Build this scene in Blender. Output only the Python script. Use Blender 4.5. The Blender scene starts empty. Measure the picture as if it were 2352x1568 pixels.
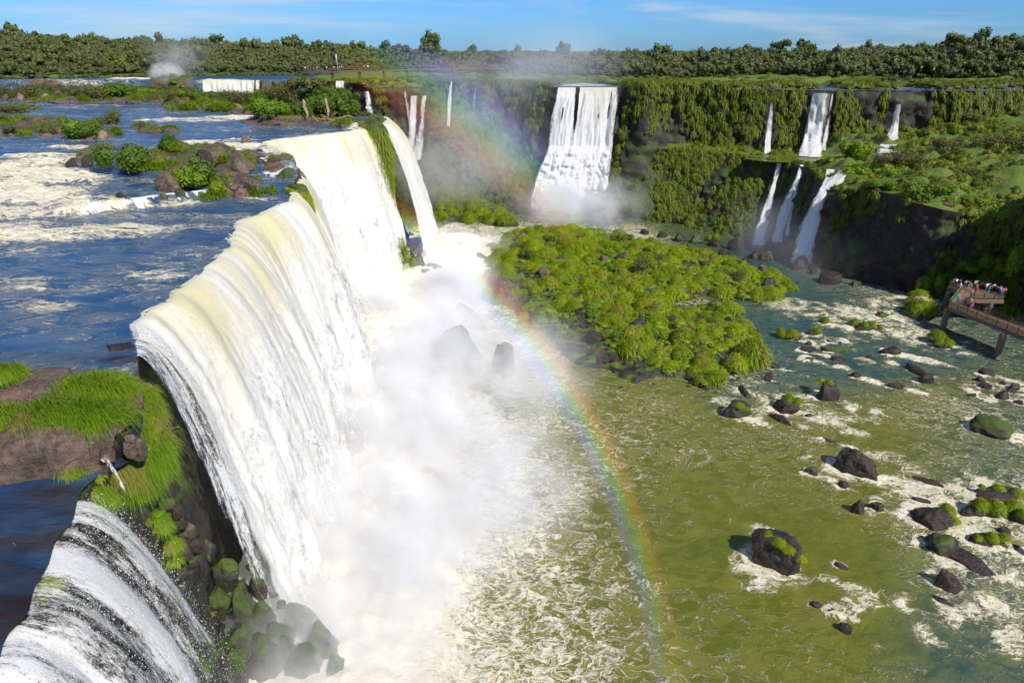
# A wide waterfall gorge with a rainbow: everything is built in metres, lower river at z = 0.
import bpy, math, random
import numpy as np
from mathutils import Vector, geometry
random.seed(7)
RNG = np.random.default_rng(7)
SC = bpy.context.scene
COL = SC.collection
# ------------------------------------------------------------------ camera maths
F = 1600.0; PIT = math.atan(674/1600.0); SP, CP = math.sin(PIT), math.cos(PIT); CZ = 50.0
def ray(u, v):
    x = (u-1176)/F; y = (784-v)/F
    return np.array([x, CP+y*SP, -SP+y*CP])
def at(u, v, z):
    d = ray(u, v); t = (z-CZ)/d[2]
    return np.array([d[0]*t, d[1]*t, z])
def aty(u, v, y):
    d = ray(u, v); t = y/d[1]
    return np.array([d[0]*t, y, CZ+d[2]*t])
def proj(P):
    P = np.asarray(P, float)
    f = P[..., 1]*CP-(P[..., 2]-CZ)*SP; up = P[..., 1]*SP+(P[..., 2]-CZ)*CP
    f = np.where(f < .1, .1, f)
    return 1176+F*P[..., 0]/f, 784-F*up/f
def ppm(p):                                   # pixels per metre at a point
    return F/(p[1]*CP-(p[2]-CZ)*SP)
# ------------------------------------------------------------------ noise
def _h(ix, iy, iz, s):
    h = (ix.astype(np.int64)*374761393+iy.astype(np.int64)*668265263+iz.astype(np.int64)*1442695041+s*974711) & 0xffffffff
    h = ((h ^ (h >> 13))*1274126177) & 0xffffffff
    h = ((h ^ (h >> 16))*2246822519) & 0xffffffff
    return ((h ^ (h >> 15)) & 0xffff)/32767.5-1.0
def vn(p, s=0):
    p = np.asarray(p, float); i = np.floor(p); f = p-i; f = f*f*f*(f*(f*6-15)+10)
    ix, iy, iz = i[..., 0], i[..., 1], i[..., 2]; fx, fy, fz = f[..., 0], f[..., 1], f[..., 2]
    def L(a, b, t): return a+(b-a)*t
    c = [[[_h(ix+a, iy+b, iz+c_, s) for c_ in (0, 1)] for b in (0, 1)] for a in (0, 1)]
    return L(L(L(c[0][0][0], c[0][0][1], fz), L(c[0][1][0], c[0][1][1], fz), fy),
             L(L(c[1][0][0], c[1][0][1], fz), L(c[1][1][0], c[1][1][1], fz), fy), fx)
def fbm(p, o=4, s=0, g=.5):
    p = np.asarray(p, float); a = 1.0; r = 0; n = 0
    for k in range(o):
        r = r+a*vn(p*(2.03**k)+k*17.3, s+k); n += a; a *= g
    return r/n
def xyz(x, y, z=0.0):
    x, y, z = np.broadcast_arrays(x, y, z); return np.stack([x, y, z], -1).astype(float)
def sst(a, b, x):
    t = np.clip((x-a)/(b-a), 0, 1); return t*t*(3-2*t)
# ------------------------------------------------------------------ mesh / object helpers
def mesh(name, V, faces, mats=(), fm=None, smooth=True, attrs=None, uv=None):
    V = np.asarray(V, np.float32)
    if not isinstance(faces, (list, tuple)): faces = [faces]
    faces = [np.asarray(f, np.int32) for f in faces if len(f)]
    me = bpy.data.meshes.new(name)
    me.vertices.add(len(V)); me.vertices.foreach_set('co', V.ravel())
    lv = np.concatenate([f.ravel() for f in faces]); cnt = np.concatenate([np.full(len(f), f.shape[1], np.int32) for f in faces])
    me.loops.add(len(lv)); me.loops.foreach_set('vertex_index', lv)
    me.polygons.add(len(cnt)); st = np.zeros(len(cnt), np.int32); st[1:] = np.cumsum(cnt)[:-1]
    me.polygons.foreach_set('loop_start', st)
    me.polygons.foreach_set('use_smooth', np.full(len(cnt), smooth, bool))
    for m in mats: me.materials.append(m)
    if fm is not None: me.polygons.foreach_set('material_index', np.asarray(fm, np.int32))
    for k, a in (attrs or {}).items():
        at_ = me.attributes.new(k, 'FLOAT', 'POINT'); at_.data.foreach_set('value', np.asarray(a, np.float32).ravel())
    if uv is not None:
        l = me.uv_layers.new(name='flow'); l.data.foreach_set('uv', np.asarray(uv, np.float32)[lv].ravel())
    me.update(calc_edges=True)
    return me
def ob(name, data, label=None, cat=None, group=None, kind=None, parent=None, loc=None, rot=None, scale=None):
    o = bpy.data.objects.new(name, data); COL.objects.link(o)
    if loc is not None: o.location = [float(q) for q in loc]
    if rot is not None: o.rotation_euler = rot
    if scale is not None: o.scale = scale if hasattr(scale, '__len__') else (scale,)*3
    if parent is not None: o.parent = parent
    if label: o['label'] = label
    if cat: o['category'] = cat
    if group: o['group'] = group
    if kind: o['kind'] = kind
    return o
def gridf(nu, nv, wrap=False):
    i = np.arange(nu if wrap else nu-1)[:, None]; j = np.arange(nv-1)[None, :]
    i2 = (i+1) % nu; a = i*nv+j; b = i2*nv+j
    return np.stack([a, b, b+1, a+1], -1).reshape(-1, 4)
def resample(P, step):
    P = np.asarray(P, float); d = np.r_[0, np.cumsum(np.linalg.norm(np.diff(P[:, :3], axis=0), axis=1))]
    n = max(2, int(d[-1]/step)+1); s = np.linspace(0, d[-1], n)
    return np.stack([np.interp(s, d, P[:, k]) for k in range(P.shape[1])], -1), s
def smooth_line(Q, k):
    for _ in range(k):
        Q[1:-1] = .25*Q[:-2]+.5*Q[1:-1]+.25*Q[2:]
    return Q
def tile(V, faces, T, attrs=None):
    """copies of one small mesh merged into arrays; T = list of (4x3 affine rows: 3x3 then offset)"""
    n = len(V); M = np.stack([t[0] for t in T]); O = np.stack([t[1] for t in T])
    VV = np.einsum('nij,vj->nvi', M, V)+O[:, None, :]
    FF = [(f[None]+np.arange(len(T))[:, None, None]*n).reshape(-1, f.shape[1]) for f in faces]
    return VV.reshape(-1, 3), FF
def rz(a, s=1.0, sz=None):
    c, q = math.cos(a), math.sin(a); sz = s if sz is None else sz
    return np.array([[c*s, -q*s, 0], [q*s, c*s, 0], [0, 0, sz]])
def join(parts):
    V = []; F4 = []; F3 = []; A = []; n = 0
    for p in parts:
        v, fs = p[0], p[1]
        V.append(v)
        for f in fs:
            (F4 if f.shape[1] == 4 else F3).append(f+n)
        if len(p) > 2: A.append(p[2])
        n += len(v)
    return np.concatenate(V), [np.concatenate(q) for q in (F4, F3) if q], (np.concatenate(A) if A else None)
def box(c, s, R=None):
    q = np.array([[a, b, d] for a in (-.5, .5) for b in (-.5, .5) for d in (-.5, .5)])*np.array(s)
    if R is not None: q = q@np.asarray(R).T
    return q+np.array(c), [np.array([[0, 1, 3, 2], [4, 6, 7, 5], [0, 4, 5, 1], [2, 3, 7, 6], [0, 2, 6, 4], [1, 5, 7, 3]])]
def tube(P, R, n=6):
    P = np.asarray(P, float); m = len(P); R = np.broadcast_to(R, (m,)); V = []
    up0 = None
    for i in range(m):
        d = P[min(i+1, m-1)]-P[max(i-1, 0)]; d = d/(np.linalg.norm(d)+1e-9)
        a = np.cross(d, [0, 0, 1.0]) if abs(d[2]) < .95 else np.cross(d, [1.0, 0, 0]); a /= np.linalg.norm(a); b = np.cross(d, a)
        t = np.arange(n)*2*math.pi/n
        V.append(P[i]+R[i]*(np.cos(t)[:, None]*a+np.sin(t)[:, None]*b))
    V = np.concatenate(V); i = np.arange(m-1)[:, None]; j = np.arange(n)[None]
    a = i*n+j; b = i*n+(j+1) % n
    return V, [np.stack([a, b, b+n, a+n], -1).reshape(-1, 4), np.array([[0, k+1, k] for k in range(1, n-1)]+[[(m-1)*n, (m-1)*n+k, (m-1)*n+k+1] for k in range(1, n-1)])]
def beam(a, b, w, h):
    a = np.asarray(a, float); b = np.asarray(b, float); d = b-a; L = np.linalg.norm(d); d /= L
    s = np.cross(d, [0, 0, 1.0])
    s = s/np.linalg.norm(s) if np.linalg.norm(s) > 1e-3 else np.array([1.0, 0, 0])
    u = np.cross(s, d)
    return box((a+b)/2, (L, w, h), np.stack([d, s, u], -1))
def ico(sub):
    import bmesh
    bm = bmesh.new(); bmesh.ops.create_icosphere(bm, subdivisions=sub, radius=1)
    V = np.array([v.co[:] for v in bm.verts]); Fc = np.array([[v.index for v in f.verts] for f in bm.faces]); bm.free()
    return V, Fc
ICO = {k: ico(k) for k in (1, 2, 3, 4, 5)}
# ------------------------------------------------------------------ materials
class NT:
    def __init__(s, name):
        s.m = bpy.data.materials.new(name); s.m.use_nodes = True; s.t = s.m.node_tree; s.t.nodes.clear()
        s.out = s.n('ShaderNodeOutputMaterial')
    def n(s, typ, **kw):
        q = s.t.nodes.new(typ)
        for k, v in kw.items():
            if k.startswith('_'):
                setattr(q, k[1:], v)
            else:
                key = int(k[1:]) if k[0] == 'i' and k[1:].isdigit() else k.replace('__', ' ')
                s.set(q.inputs[key], v)
        return q
    def set(s, inp, v):
        if isinstance(v, bpy.types.NodeSocket): s.t.links.new(v, inp)
        elif isinstance(v, bpy.types.Node): s.t.links.new(v.outputs[0], inp)
        else:
            if hasattr(inp.default_value, '__len__') and len(inp.default_value) == 4 and len(v) == 3: v = (*v, 1)
            inp.default_value = v
    def math(s, op, a, b=None, c=None, clamp=False):
        q = s.n('ShaderNodeMath', _operation=op, _use_clamp=clamp); s.set(q.inputs[0], a)
        if b is not None: s.set(q.inputs[1], b)
        if c is not None: s.set(q.inputs[2], c)
        return q.outputs[0]
    def noise(s, vec, scale, detail=4, rough=.55, dist=0, lac=2.0):
        q = s.n('ShaderNodeTexNoise', Scale=scale, Detail=detail, Roughness=rough, Distortion=dist, Lacunarity=lac)
        if vec is not None: s.set(q.inputs['Vector'], vec)
        return q.outputs[0]
    def map(s, vec, scale=(1, 1, 1), loc=(0, 0, 0), rot=(0, 0, 0)):
        q = s.n('ShaderNodeMapping', Scale=scale, Location=loc, Rotation=rot); s.set(q.inputs['Vector'], vec); return q.outputs[0]
    def ramp(s, v, a, b, lo=0.0, hi=1.0, sm=True):
        q = s.n('ShaderNodeMapRange', _interpolation_type='SMOOTHSTEP' if sm else 'LINEAR')
        s.set(q.inputs[0], v); s.set(q.inputs[1], a); s.set(q.inputs[2], b); s.set(q.inputs[3], lo); s.set(q.inputs[4], hi)
        return q.outputs[0]
    def mix(s, f, a, b):
        q = s.n('ShaderNodeMix', _data_type='RGBA'); s.set(q.inputs[0], f); s.set(q.inputs[6], a); s.set(q.inputs[7], b); return q.outputs[2]
    def bump(s, h, strength=.5, dist=.1, nrm=None):
        q = s.n('ShaderNodeBump', Strength=strength, Distance=dist, Height=h)
        if nrm is not None: s.set(q.inputs['Normal'], nrm)
        return q.outputs[0]
    def pos(s): return s.n('ShaderNodeNewGeometry').outputs['Position']
    def attr(s, name): return s.n('ShaderNodeAttribute', _attribute_name=name).outputs['Fac']
    def surf(s, sh): s.set(s.out.inputs['Surface'], sh if isinstance(sh, bpy.types.NodeSocket) else sh.outputs[0]); return s.m
    def bsdf(s, **kw): return s.n('ShaderNodeBsdfPrincipled', **kw)

def foliage(name, c1, c2, transl=.3, rough=.55, inst=True, bump=0.0, dry=None):
    t = NT(name)
    a = t.attr('tint')
    if inst: a = t.math('ADD', t.math('MULTIPLY', a, .6), t.math('MULTIPLY', t.n('ShaderNodeObjectInfo').outputs['Random'], .4))
    col = t.mix(a, c1, c2)
    if dry: col = t.mix(t.ramp(t.noise(t.pos(), .35, 3), .52, .68, 0, .8), col, dry)
    b = t.bsdf(Base__Color=col, Roughness=rough); b.inputs['Specular IOR Level'].default_value = .3
    tr = t.n('ShaderNodeBsdfTranslucent', Color=col)
    return t.surf(t.n('ShaderNodeMixShader', i0=transl, i1=b.outputs[0], i2=tr.outputs[0]))
M = {}
M['grass'] = foliage('grass_blades', (.08, .17, .004), (.27, .37, .012), .35, dry=(.22, .20, .03))
M['grass_near'] = foliage('long_grass', (.07, .19, .004), (.30, .42, .02), .35, dry=(.30, .27, .06))
M['moss_grass'] = foliage('island_grass', (.08, .17, .002), (.40, .47, .008), .32, dry=(.30, .25, .05))
M['bush'] = foliage('bush_leaves', (.04, .10, .008), (.15, .22, .015), .25)
M['bush_bright'] = foliage('bright_leaves', (.08, .18, .006), (.26, .36, .015), .3)
M['olive'] = foliage('olive_scrub', (.07, .085, .018), (.19, .18, .05), .2)
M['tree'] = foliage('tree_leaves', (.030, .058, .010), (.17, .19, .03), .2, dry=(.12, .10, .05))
M['tree_hazed'] = foliage('hazed_leaves', (.032, .056, .018), (.15, .165, .045), .18, dry=(.10, .085, .05))  # bluer copy of the tree greens, distance haze put into the colour
M['hang'] = foliage('hanging_plants', (.05, .095, .004), (.225, .255, .012), .25, inst=False, dry=(.10, .08, .025))

def rock_mat(name, dark, light, moss=None, mossamt=.5, scale=1.0, wet=.5, crk=.35):
    t = NT(name); p = t.pos()
    n1 = t.noise(p, .5*scale, 6, .6); n2 = t.noise(p, 3.0*scale, 6, .65)
    col = t.mix(t.ramp(t.math('ADD', t.math('MULTIPLY', n1, .6), t.math('MULTIPLY', n2, .4)), .38, .62), dark, light)
    vo = t.n('ShaderNodeTexVoronoi', _feature='DISTANCE_TO_EDGE', Vector=t.n('ShaderNodeVectorMath', _operation='MULTIPLY_ADD', i0=t.n('ShaderNodeTexNoise', Vector=p, Scale=.9*scale, Detail=4.0).outputs['Color'], i1=(1.9/scale,)*3, i2=t.map(p, (1, 1, 1.7))).outputs[0], Scale=.5*scale)
    crack = t.math('MAXIMUM', t.ramp(vo.outputs['Distance'], 0, .045, .0, 1.0), t.ramp(n1, .42, .56, 1.0, crk))
    col = t.mix(t.math('SUBTRACT', 1.0, crack), col, tuple(q*.45 for q in dark))
    if moss:
        nz = t.n('ShaderNodeSeparateXYZ', i0=t.n('ShaderNodeNewGeometry').outputs['Normal']).outputs[2]
        mm = t.math('ADD', t.noise(p, .45*scale, 5, .6), t.math('MULTIPLY', nz, .28))
        mf = t.ramp(mm, .72-mossamt*.35, .84-mossamt*.35)
        mc = t.mix(t.noise(p, 2.2*scale, 5, .7), tuple(q*.45 for q in moss), tuple(q*1.5 for q in moss))
        col = t.mix(mf, col, mc)
    h = t.math('ADD', t.math('MULTIPLY', n2, .5), t.math('MULTIPLY', crack, .35))
    h = t.math('ADD', h, t.math('MULTIPLY', t.noise(p, 11*scale, 4, .6), .2))
    b = t.bsdf(Base__Color=col, Roughness=t.ramp(n1, .35, .65, .75-wet*.45, .85), Normal=t.bump(h, .9, .35/scale))
    return t.surf(b)
M['rock'] = rock_mat('river_rock', (.012, .009, .007), (.052, .034, .024), None, 0, 1.0, .85, .35)
M['rock_moss'] = rock_mat('mossy_rock', (.012, .011, .008), (.06, .045, .032), (.05, .085, .004), .36)
M['rock_warm'] = rock_mat('brown_rock', (.045, .032, .022), (.185, .130, .085), None, 0, 1.0, .25)  # lighter, drier brown rock without moss
M['rock_tan'] = rock_mat('tan_rock', (.16, .10, .06), (.36, .25, .16), None, 0, 1.0, .2)
M['ledge'] = rock_mat('ledge_rock', (.045, .029, .020), (.175, .115, .078), None, 0, .8, .35, .6)
M['rock_green'] = rock_mat('green_outcrop', (.02, .018, .010), (.07, .055, .035), (.042, .072, .005), .72)
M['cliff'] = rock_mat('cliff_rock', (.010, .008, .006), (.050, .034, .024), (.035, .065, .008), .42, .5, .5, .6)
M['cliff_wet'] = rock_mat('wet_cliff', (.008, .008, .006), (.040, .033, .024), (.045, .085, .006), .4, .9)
M['island'] = rock_mat('island_soil', (.010, .009, .007), (.050, .038, .028), (.08, .13, .006), .10, .9, .6, .6)
M['soil'] = rock_mat('plateau_soil', (.02, .022, .008), (.13, .09, .045), (.095, .150, .008), .50, .6, .2, .8)
M['wood_dead'] = rock_mat('dead_wood', (.22, .14, .09), (.50, .36, .25), None, 0, 4, .1)
M['bark'] = rock_mat('bark', (.03, .022, .015), (.10, .075, .05), None, 0, 3, .1)

def plain(name, c, rough=.6, metal=0.0, var=.15, sc=6.0):
    t = NT(name)
    col = t.mix(t.noise(t.n('ShaderNodeTexCoord').outputs['Object'], sc, 4), tuple(q*(1-var) for q in c), tuple(min(1, q*(1+var)) for q in c))
    return t.surf(t.bsdf(Base__Color=col, Roughness=rough, Metallic=metal))

def water_mat(name, deep, shallow, foamc, wscale, rough, bumpd, stretch=(1, 1, 1), foam_scale=.45, patch=None, deep2=None, milk=(.30, .29, .20)):
    t = NT(name); p = t.pos()
    foam = t.attr('foam')
    pm = t.map(p, stretch)
    warp = t.n('ShaderNodeTexNoise', Scale=foam_scale*.6, Detail=3.0); t.set(warp.inputs['Vector'], pm)
    wv = t.n('ShaderNodeVectorMath', _operation='MULTIPLY_ADD', i0=warp.outputs['Color'], i1=(1.5/foam_scale,)*3, i2=pm).outputs[0]
    a = t.noise(wv, foam_scale, 3, .5, .8)
    def line(n, k): return t.math('SUBTRACT', 1.0, t.math('MULTIPLY', t.math('ABSOLUTE', t.math('SUBTRACT', n, .5)), k), clamp=True)
    ridge = t.math('MAXIMUM', line(a, 9.0), t.math('MULTIPLY', line(t.noise(wv, foam_scale*2.1, 3, .55, .6), 8.0), .85))   # thin curling lines
    b = t.noise(wv, foam_scale*3.3, 6, .7)
    c3 = t.noise(wv, foam_scale*11, 5, .75)
    pat = t.math('ADD', t.math('ADD', t.math('MULTIPLY', ridge, .46), t.math('MULTIPLY', b, .28)), t.math('MULTIPLY', c3, .28))
    thr = t.ramp(foam, 0, 1.2, 1.10, -.02, sm=False)
    m = t.ramp(t.math('SUBTRACT', pat, thr), -.07, .20)
    body = t.mix(t.noise(pm, .06, 4, .6), deep, shallow)
    if deep2:
        body = t.mix(t.attr('tone'), body, deep2)
    milky = t.math('MULTIPLY', t.math('MULTIPLY', t.ramp(foam, .12, .9), t.ramp(t.math('ADD', a, t.math('MULTIPLY', foam, .3)), .42, .78)), .7)
    body = t.mix(milky, body, milk)
    fcol = t.mix(t.ramp(t.math('ADD', t.math('MULTIPLY', b, .6), t.math('MULTIPLY', c3, .4)), .38, .60), tuple(q*e for q, e in zip(foamc, (.66, .58, .34))), foamc)
    fcol = t.mix(t.ramp(foam, .9, 1.15), fcol, foamc)
    col = t.mix(m, body, fcol)
    w = t.math('ADD', t.math('MULTIPLY', t.noise(pm, wscale, 6, .62, .6), .8), t.math('MULTIPLY', t.noise(pm, wscale*4.5, 4, .65), .30))
    w = t.math('ADD', w, t.math('MULTIPLY', t.math('MULTIPLY', m, t.math('ADD', b, c3)), .6))
    bs = t.bsdf(Base__Color=col, Roughness=t.ramp(m, 0, 1, rough, .75), Normal=t.bump(w, .8, bumpd), IOR=1.33)
    return t.surf(bs)
M['river_low'] = water_mat('green_river', (.055, .085, .004), (.138, .140, .010), (.90, .86, .70), .62, .14, .45, (.72, 1, 1), .68, deep2=(.022, .068, .070), milk=(.30, .28, .06))
M['river_up'] = water_mat('blue_river', (.003, .050, .185), (.016, .066, .085), (.90, .86, .72), .9, .12, .45, (.5, 1, 1), .62, deep2=(.018, .010, .006))  # base blue raised to stand for the reflected sky

def fall_mat(name, cover, top=(.60, .55, .24), white=(.90, .905, .90), su=1.0, topamt=1.0, fine=1.0):
    """falling water: streaks follow the fall (uv in metres); where it thins out the rock shows through"""
    t = NT(name); uv = t.n('ShaderNodeUVMap', _uv_map='flow').outputs[0]
    st = t.noise(t.map(uv, (1.1*su, .10*su, 1)), 1.0, 6, .6, .5)
    cl = t.noise(t.map(uv, (.55*su, .22*su, 1)), 1.0, 5, .6, .8)
    fn = t.noise(t.map(uv, (5*su*fine, 1.1*su*fine, 1)), 1.0, 4, .7, .3)
    den = t.attr('dens'); lip = t.attr('lip')
    gr = t.noise(t.map(uv, (7*su*fine, 3.2*su*fine, 1)), 1.0, 5, .75)
    k = t.math('ADD', t.math('ADD', t.math('MULTIPLY', st, .32), t.math('MULTIPLY', cl, .23)), t.math('ADD', t.math('MULTIPLY', fn, .25), t.math('MULTIPLY', gr, .25)))
    alpha = t.ramp(t.math('ADD', k, t.math('MULTIPLY', t.math('SUBTRACT', den, 1.0), .75)), .50-cover*.32, .60-cover*.26)
    yf = t.math('MULTIPLY', t.math('MULTIPLY', lip, t.ramp(t.math('ADD', t.noise(t.map(uv, (.13*su, .05*su, 1)), 1.0, 3, .5), t.math('MULTIPLY', t.math('SUBTRACT', gr, .5), .5)), .30, .60)), topamt, clamp=True)
    col = t.mix(yf, t.mix(t.ramp(t.math('ADD', t.math('MULTIPLY', st, .3), t.math('MULTIPLY', t.math('ADD', fn, gr), .35)), .38, .52), tuple(q*e for q, e in zip(white, (.68, .68, .69))), white), top)
    col = t.mix(t.ramp(t.math('ADD', t.math('MULTIPLY', fn, .5), t.math('MULTIPLY', gr, .5)), .52, .64, 0, .75), col, white)
    h = t.math('ADD', t.math('MULTIPLY', st, .15), t.math('MULTIPLY', t.math('ADD', fn, t.math('MULTIPLY', gr, 1.6)), .35))
    b = t.bsdf(Base__Color=col, Roughness=.6, Normal=t.bump(h, .40, .22/su)); b.inputs['Specular IOR Level'].default_value = .2
    tr = t.n('ShaderNodeBsdfTranslucent', Color=col)
    wsh = t.n('ShaderNodeMixShader', i0=.35, i1=b.outputs[0], i2=tr.outputs[0])
    return t.surf(t.n('ShaderNodeMixShader', i0=alpha, i1=t.n('ShaderNodeBsdfTransparent').outputs[0], i2=wsh.outputs[0]))
M['fall'] = fall_mat('white_curtain', 1.15, white=(.95, .94, .90), top=(.80, .73, .40), topamt=.9)
M['fall_casc'] = fall_mat('spraying_curtain', .64, su=2.6, topamt=.2)
M['fall_thin'] = fall_mat('thin_curtain', .46, su=1.9, topamt=.4)
M['fall_far'] = fall_mat('far_curtain', .62, su=.75, topamt=.6)
M['fall_wisp'] = fall_mat('wispy_curtain', .18, su=1.6, topamt=.1)
def veil_mat(name, cover, sc):
    """clumps of spray falling in front of a curtain: ragged plumes with soft edges"""
    t = NT(name); uv = t.n('ShaderNodeUVMap', _uv_map='flow').outputs[0]
    wp = t.n('ShaderNodeTexNoise', Scale=.5*sc, Detail=3.0); t.set(wp.inputs['Vector'], uv)
    w = t.n('ShaderNodeVectorMath', _operation='MULTIPLY_ADD', i0=wp.outputs['Color'], i1=(1.2/sc,)*3, i2=uv).outputs[0]
    big = t.noise(t.map(w, (.55*sc, .20*sc, 1)), 1.0, 5, .62, .6); fine = t.noise(t.map(w, (3.2*sc, 1.6*sc, 1)), 1.0, 5, .75)
    k = t.math('ADD', t.math('MULTIPLY', big, .62), t.math('MULTIPLY', fine, .38))
    a = t.ramp(t.math('ADD', k, t.math('MULTIPLY', t.math('SUBTRACT', t.attr('dens'), 1.0), .6)), .56-cover, .70-cover)
    col = t.mix(t.ramp(fine, .36, .60), (.76, .76, .75), (.96, .95, .92))
    b = t.bsdf(Base__Color=col, Roughness=.8, Normal=t.bump(fine, .6, .3)); b.inputs['Specular IOR Level'].default_value = .1
    sh = t.n('ShaderNodeMixShader', i0=.35, i1=b.outputs[0], i2=t.n('ShaderNodeBsdfTranslucent', Color=col).outputs[0])
    return t.surf(t.n('ShaderNodeMixShader', i0=t.math('MULTIPLY', a, .85), i1=t.n('ShaderNodeBsdfTransparent').outputs[0], i2=sh.outputs[0]))
M['veil'] = veil_mat('spray_plumes', .04, .8)
M['veil_thin'] = veil_mat('fine_spray', .05, 2.2)
M['drops'] = plain('spray_drops', (.92, .93, .94), .4, 0, .03)

def mist_mat(name, dens, aniso=-.25, nscale=.16, color=(1, 1, 1)):
    t = NT(name); o = t.n('ShaderNodeTexCoord').outputs['Object']
    r = t.n('ShaderNodeVectorMath', _operation='LENGTH', i0=o).outputs['Value']
    fall = t.math('POWER', t.math('SUBTRACT', 1.0, r, clamp=True), 1.4)
    n = t.ramp(t.noise(t.pos(), nscale, 4, .6, .5), .34, .66, .15, 1.0)
    d = t.math('MULTIPLY', t.math('MULTIPLY', fall, n), dens)
    v = t.n('ShaderNodeVolumeScatter', Color=(*color, 1), Density=d, Anisotropy=aniso)
    t.set(t.out.inputs['Volume'], v.outputs[0]); return t.m
M['mist1'] = mist_mat('thick_spray', .55)
M['mist2'] = mist_mat('soft_spray', .16)
M['mist3'] = mist_mat('thin_veil', .028, -.1, .06)
M['mist4'] = mist_mat('blue_veil', .022, -.1, .05, (.80, .88, 1.0))
# ------------------------------------------------------------------ sky, sun, camera
S_DIR = np.array([.4957, -.5457, .6756])                     # towards the sun (opposite the rainbow's centre)
def build_light():
    w = bpy.data.worlds.new('World'); SC.world = w; w.use_nodes = True
    nt = w.node_tree; nt.nodes.clear()
    out = nt.nodes.new('ShaderNodeOutputWorld'); bg = nt.nodes.new('ShaderNodeBackground'); sky = nt.nodes.new('ShaderNodeTexSky')
    sky.sky_type = 'NISHITA'; sky.sun_disc = False
    sky.sun_elevation = math.asin(S_DIR[2]); sky.sun_rotation = math.atan2(S_DIR[0], S_DIR[1])
    sky.altitude = 200; sky.air_density = 1.0; sky.dust_density = .35; sky.ozone_density = 3.0
    # thin high cloud streaks
    tc = nt.nodes.new('ShaderNodeTexCoord'); mp = nt.nodes.new('ShaderNodeMapping'); mp.inputs['Scale'].default_value = (1.2, 1.2, 13)
    mp.inputs['Rotation'].default_value = (.0, .16, .0)
    nz = nt.nodes.new('ShaderNodeTexNoise'); nz.inputs['Scale'].default_value = 1.9; nz.inputs['Detail'].default_value = 7; nz.inputs['Roughness'].default_value = .55; nz.inputs['Distortion'].default_value = .5
    mr = nt.nodes.new('ShaderNodeMapRange'); mr.interpolation_type = 'SMOOTHSTEP'
    for i, v in ((1, .44), (2, .70), (3, 0.0), (4, .72)): mr.inputs[i].default_value = v
    mx = nt.nodes.new('ShaderNodeMix'); mx.data_type = 'RGBA'; mx.inputs[7].default_value = (7.0, 7.6, 8.4, 1)
    hs = nt.nodes.new('ShaderNodeMix'); hs.data_type = 'RGBA'; hs.blend_type = 'MULTIPLY'; hs.inputs[0].default_value = 1; hs.inputs[7].default_value = SKY_TINT
    L = nt.links.new
    L(tc.outputs['Generated'], mp.inputs[0]); L(mp.outputs[0], nz.inputs['Vector']); L(nz.outputs[0], mr.inputs[0])
    L(sky.outputs[0], hs.inputs[6]); L(hs.outputs[2], mx.inputs[6]); L(mr.outputs[0], mx.inputs[0]); L(mx.outputs[2], bg.inputs['Color'])
    bg.inputs['Strength'].default_value = SKY_STR; L(bg.outputs[0], out.inputs['Surface'])
    sl = bpy.data.lights.new('sun', 'SUN'); sl.energy = SUN_STR; sl.angle = math.radians(.53); sl.color = (1, .935, .82)
    so = bpy.data.objects.new('sun', sl); COL.objects.link(so)
    so.rotation_euler = Vector(-S_DIR).to_track_quat('-Z', 'Y').to_euler(); so.location = (60, -60, 120)
    c = bpy.data.cameras.new('camera'); co = bpy.data.objects.new('camera', c); COL.objects.link(co)
    co.location = (0, 0, CZ); co.rotation_euler = (math.pi/2-PIT, 0, 0)
    c.sensor_width = 36; c.lens = 36*F/2352; c.clip_start = .5; c.clip_end = 8000
    SC.camera = co
    SC.view_settings.view_transform = 'Standard'; SC.view_settings.look = 'None'; SC.view_settings.exposure = EXPO; SC.view_settings.gamma = 1
    SC.cycles.use_denoising = True; SC.cycles.use_adaptive_sampling = True; SC.cycles.adaptive_threshold = .03
    SC.cycles.max_bounces = 6; SC.cycles.diffuse_bounces = 2; SC.cycles.glossy_bounces = 2; SC.cycles.transparent_max_bounces = 24
    SC.cycles.volume_bounces = 2; SC.cycles.transmission_bounces = 2; SC.cycles.volume_max_steps = 128
    SC.cycles.sample_clamp_indirect = 6
SUN_STR, SKY_STR, SKY_TINT, EXPO = 4.9, .080, (.38, .80, 1.52, 1), .20
build_light()
# ------------------------------------------------------------------ the edge of the upper river, from the near cascade round to the far right
casc = [(0, 1535), (11, 1463), (68, 1421), (79, 1350), (113, 1308), (125, 1248), (170, 1203), (181, 1135)]
corner = [(215, 1068, 29.2), (300, 1015, 29.8), (335, 940, 30.2), (322, 880, 30.4), (316, 830, 30.4)]
lipA = [(314, 785, 30.5), (322, 735, 30.5), (385, 692, 30.5), (465, 622, 30.5), (525, 572, 30.5), (545, 512, 30.5), (605, 490, 30.5), (665, 465, 30.6)]
lipM = [(676, 440, 30.9), (688, 408, 31.2), (672, 385, 31.6), (645, 362, 32.1), (612, 345, 32.7), (598, 328, 33.2)]
lipB = [(630, 321, 33.4), (718, 311, 33.5), (804, 301, 33.5), (838, 293, 33.5)]
EDGE = [(-27, 6, 28.3), (-23.5, 15, 28.3)]
EDGE += [tuple(at(u, v, 28.4)) for u, v in casc]; i_casc = (0, len(EDGE))
EDGE += [tuple(at(*q)) for q in corner]
i_main0 = len(EDGE); EDGE += [tuple(at(*q)) for q in lipA+lipM+lipB]; i_main1 = len(EDGE)
EDGE += [(-32.6, 167, 33.6), (-31, 172, 33.4), (-31.2, 182, 33.4), (-33, 190, 34)]
i_isl = len(EDGE)
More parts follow.
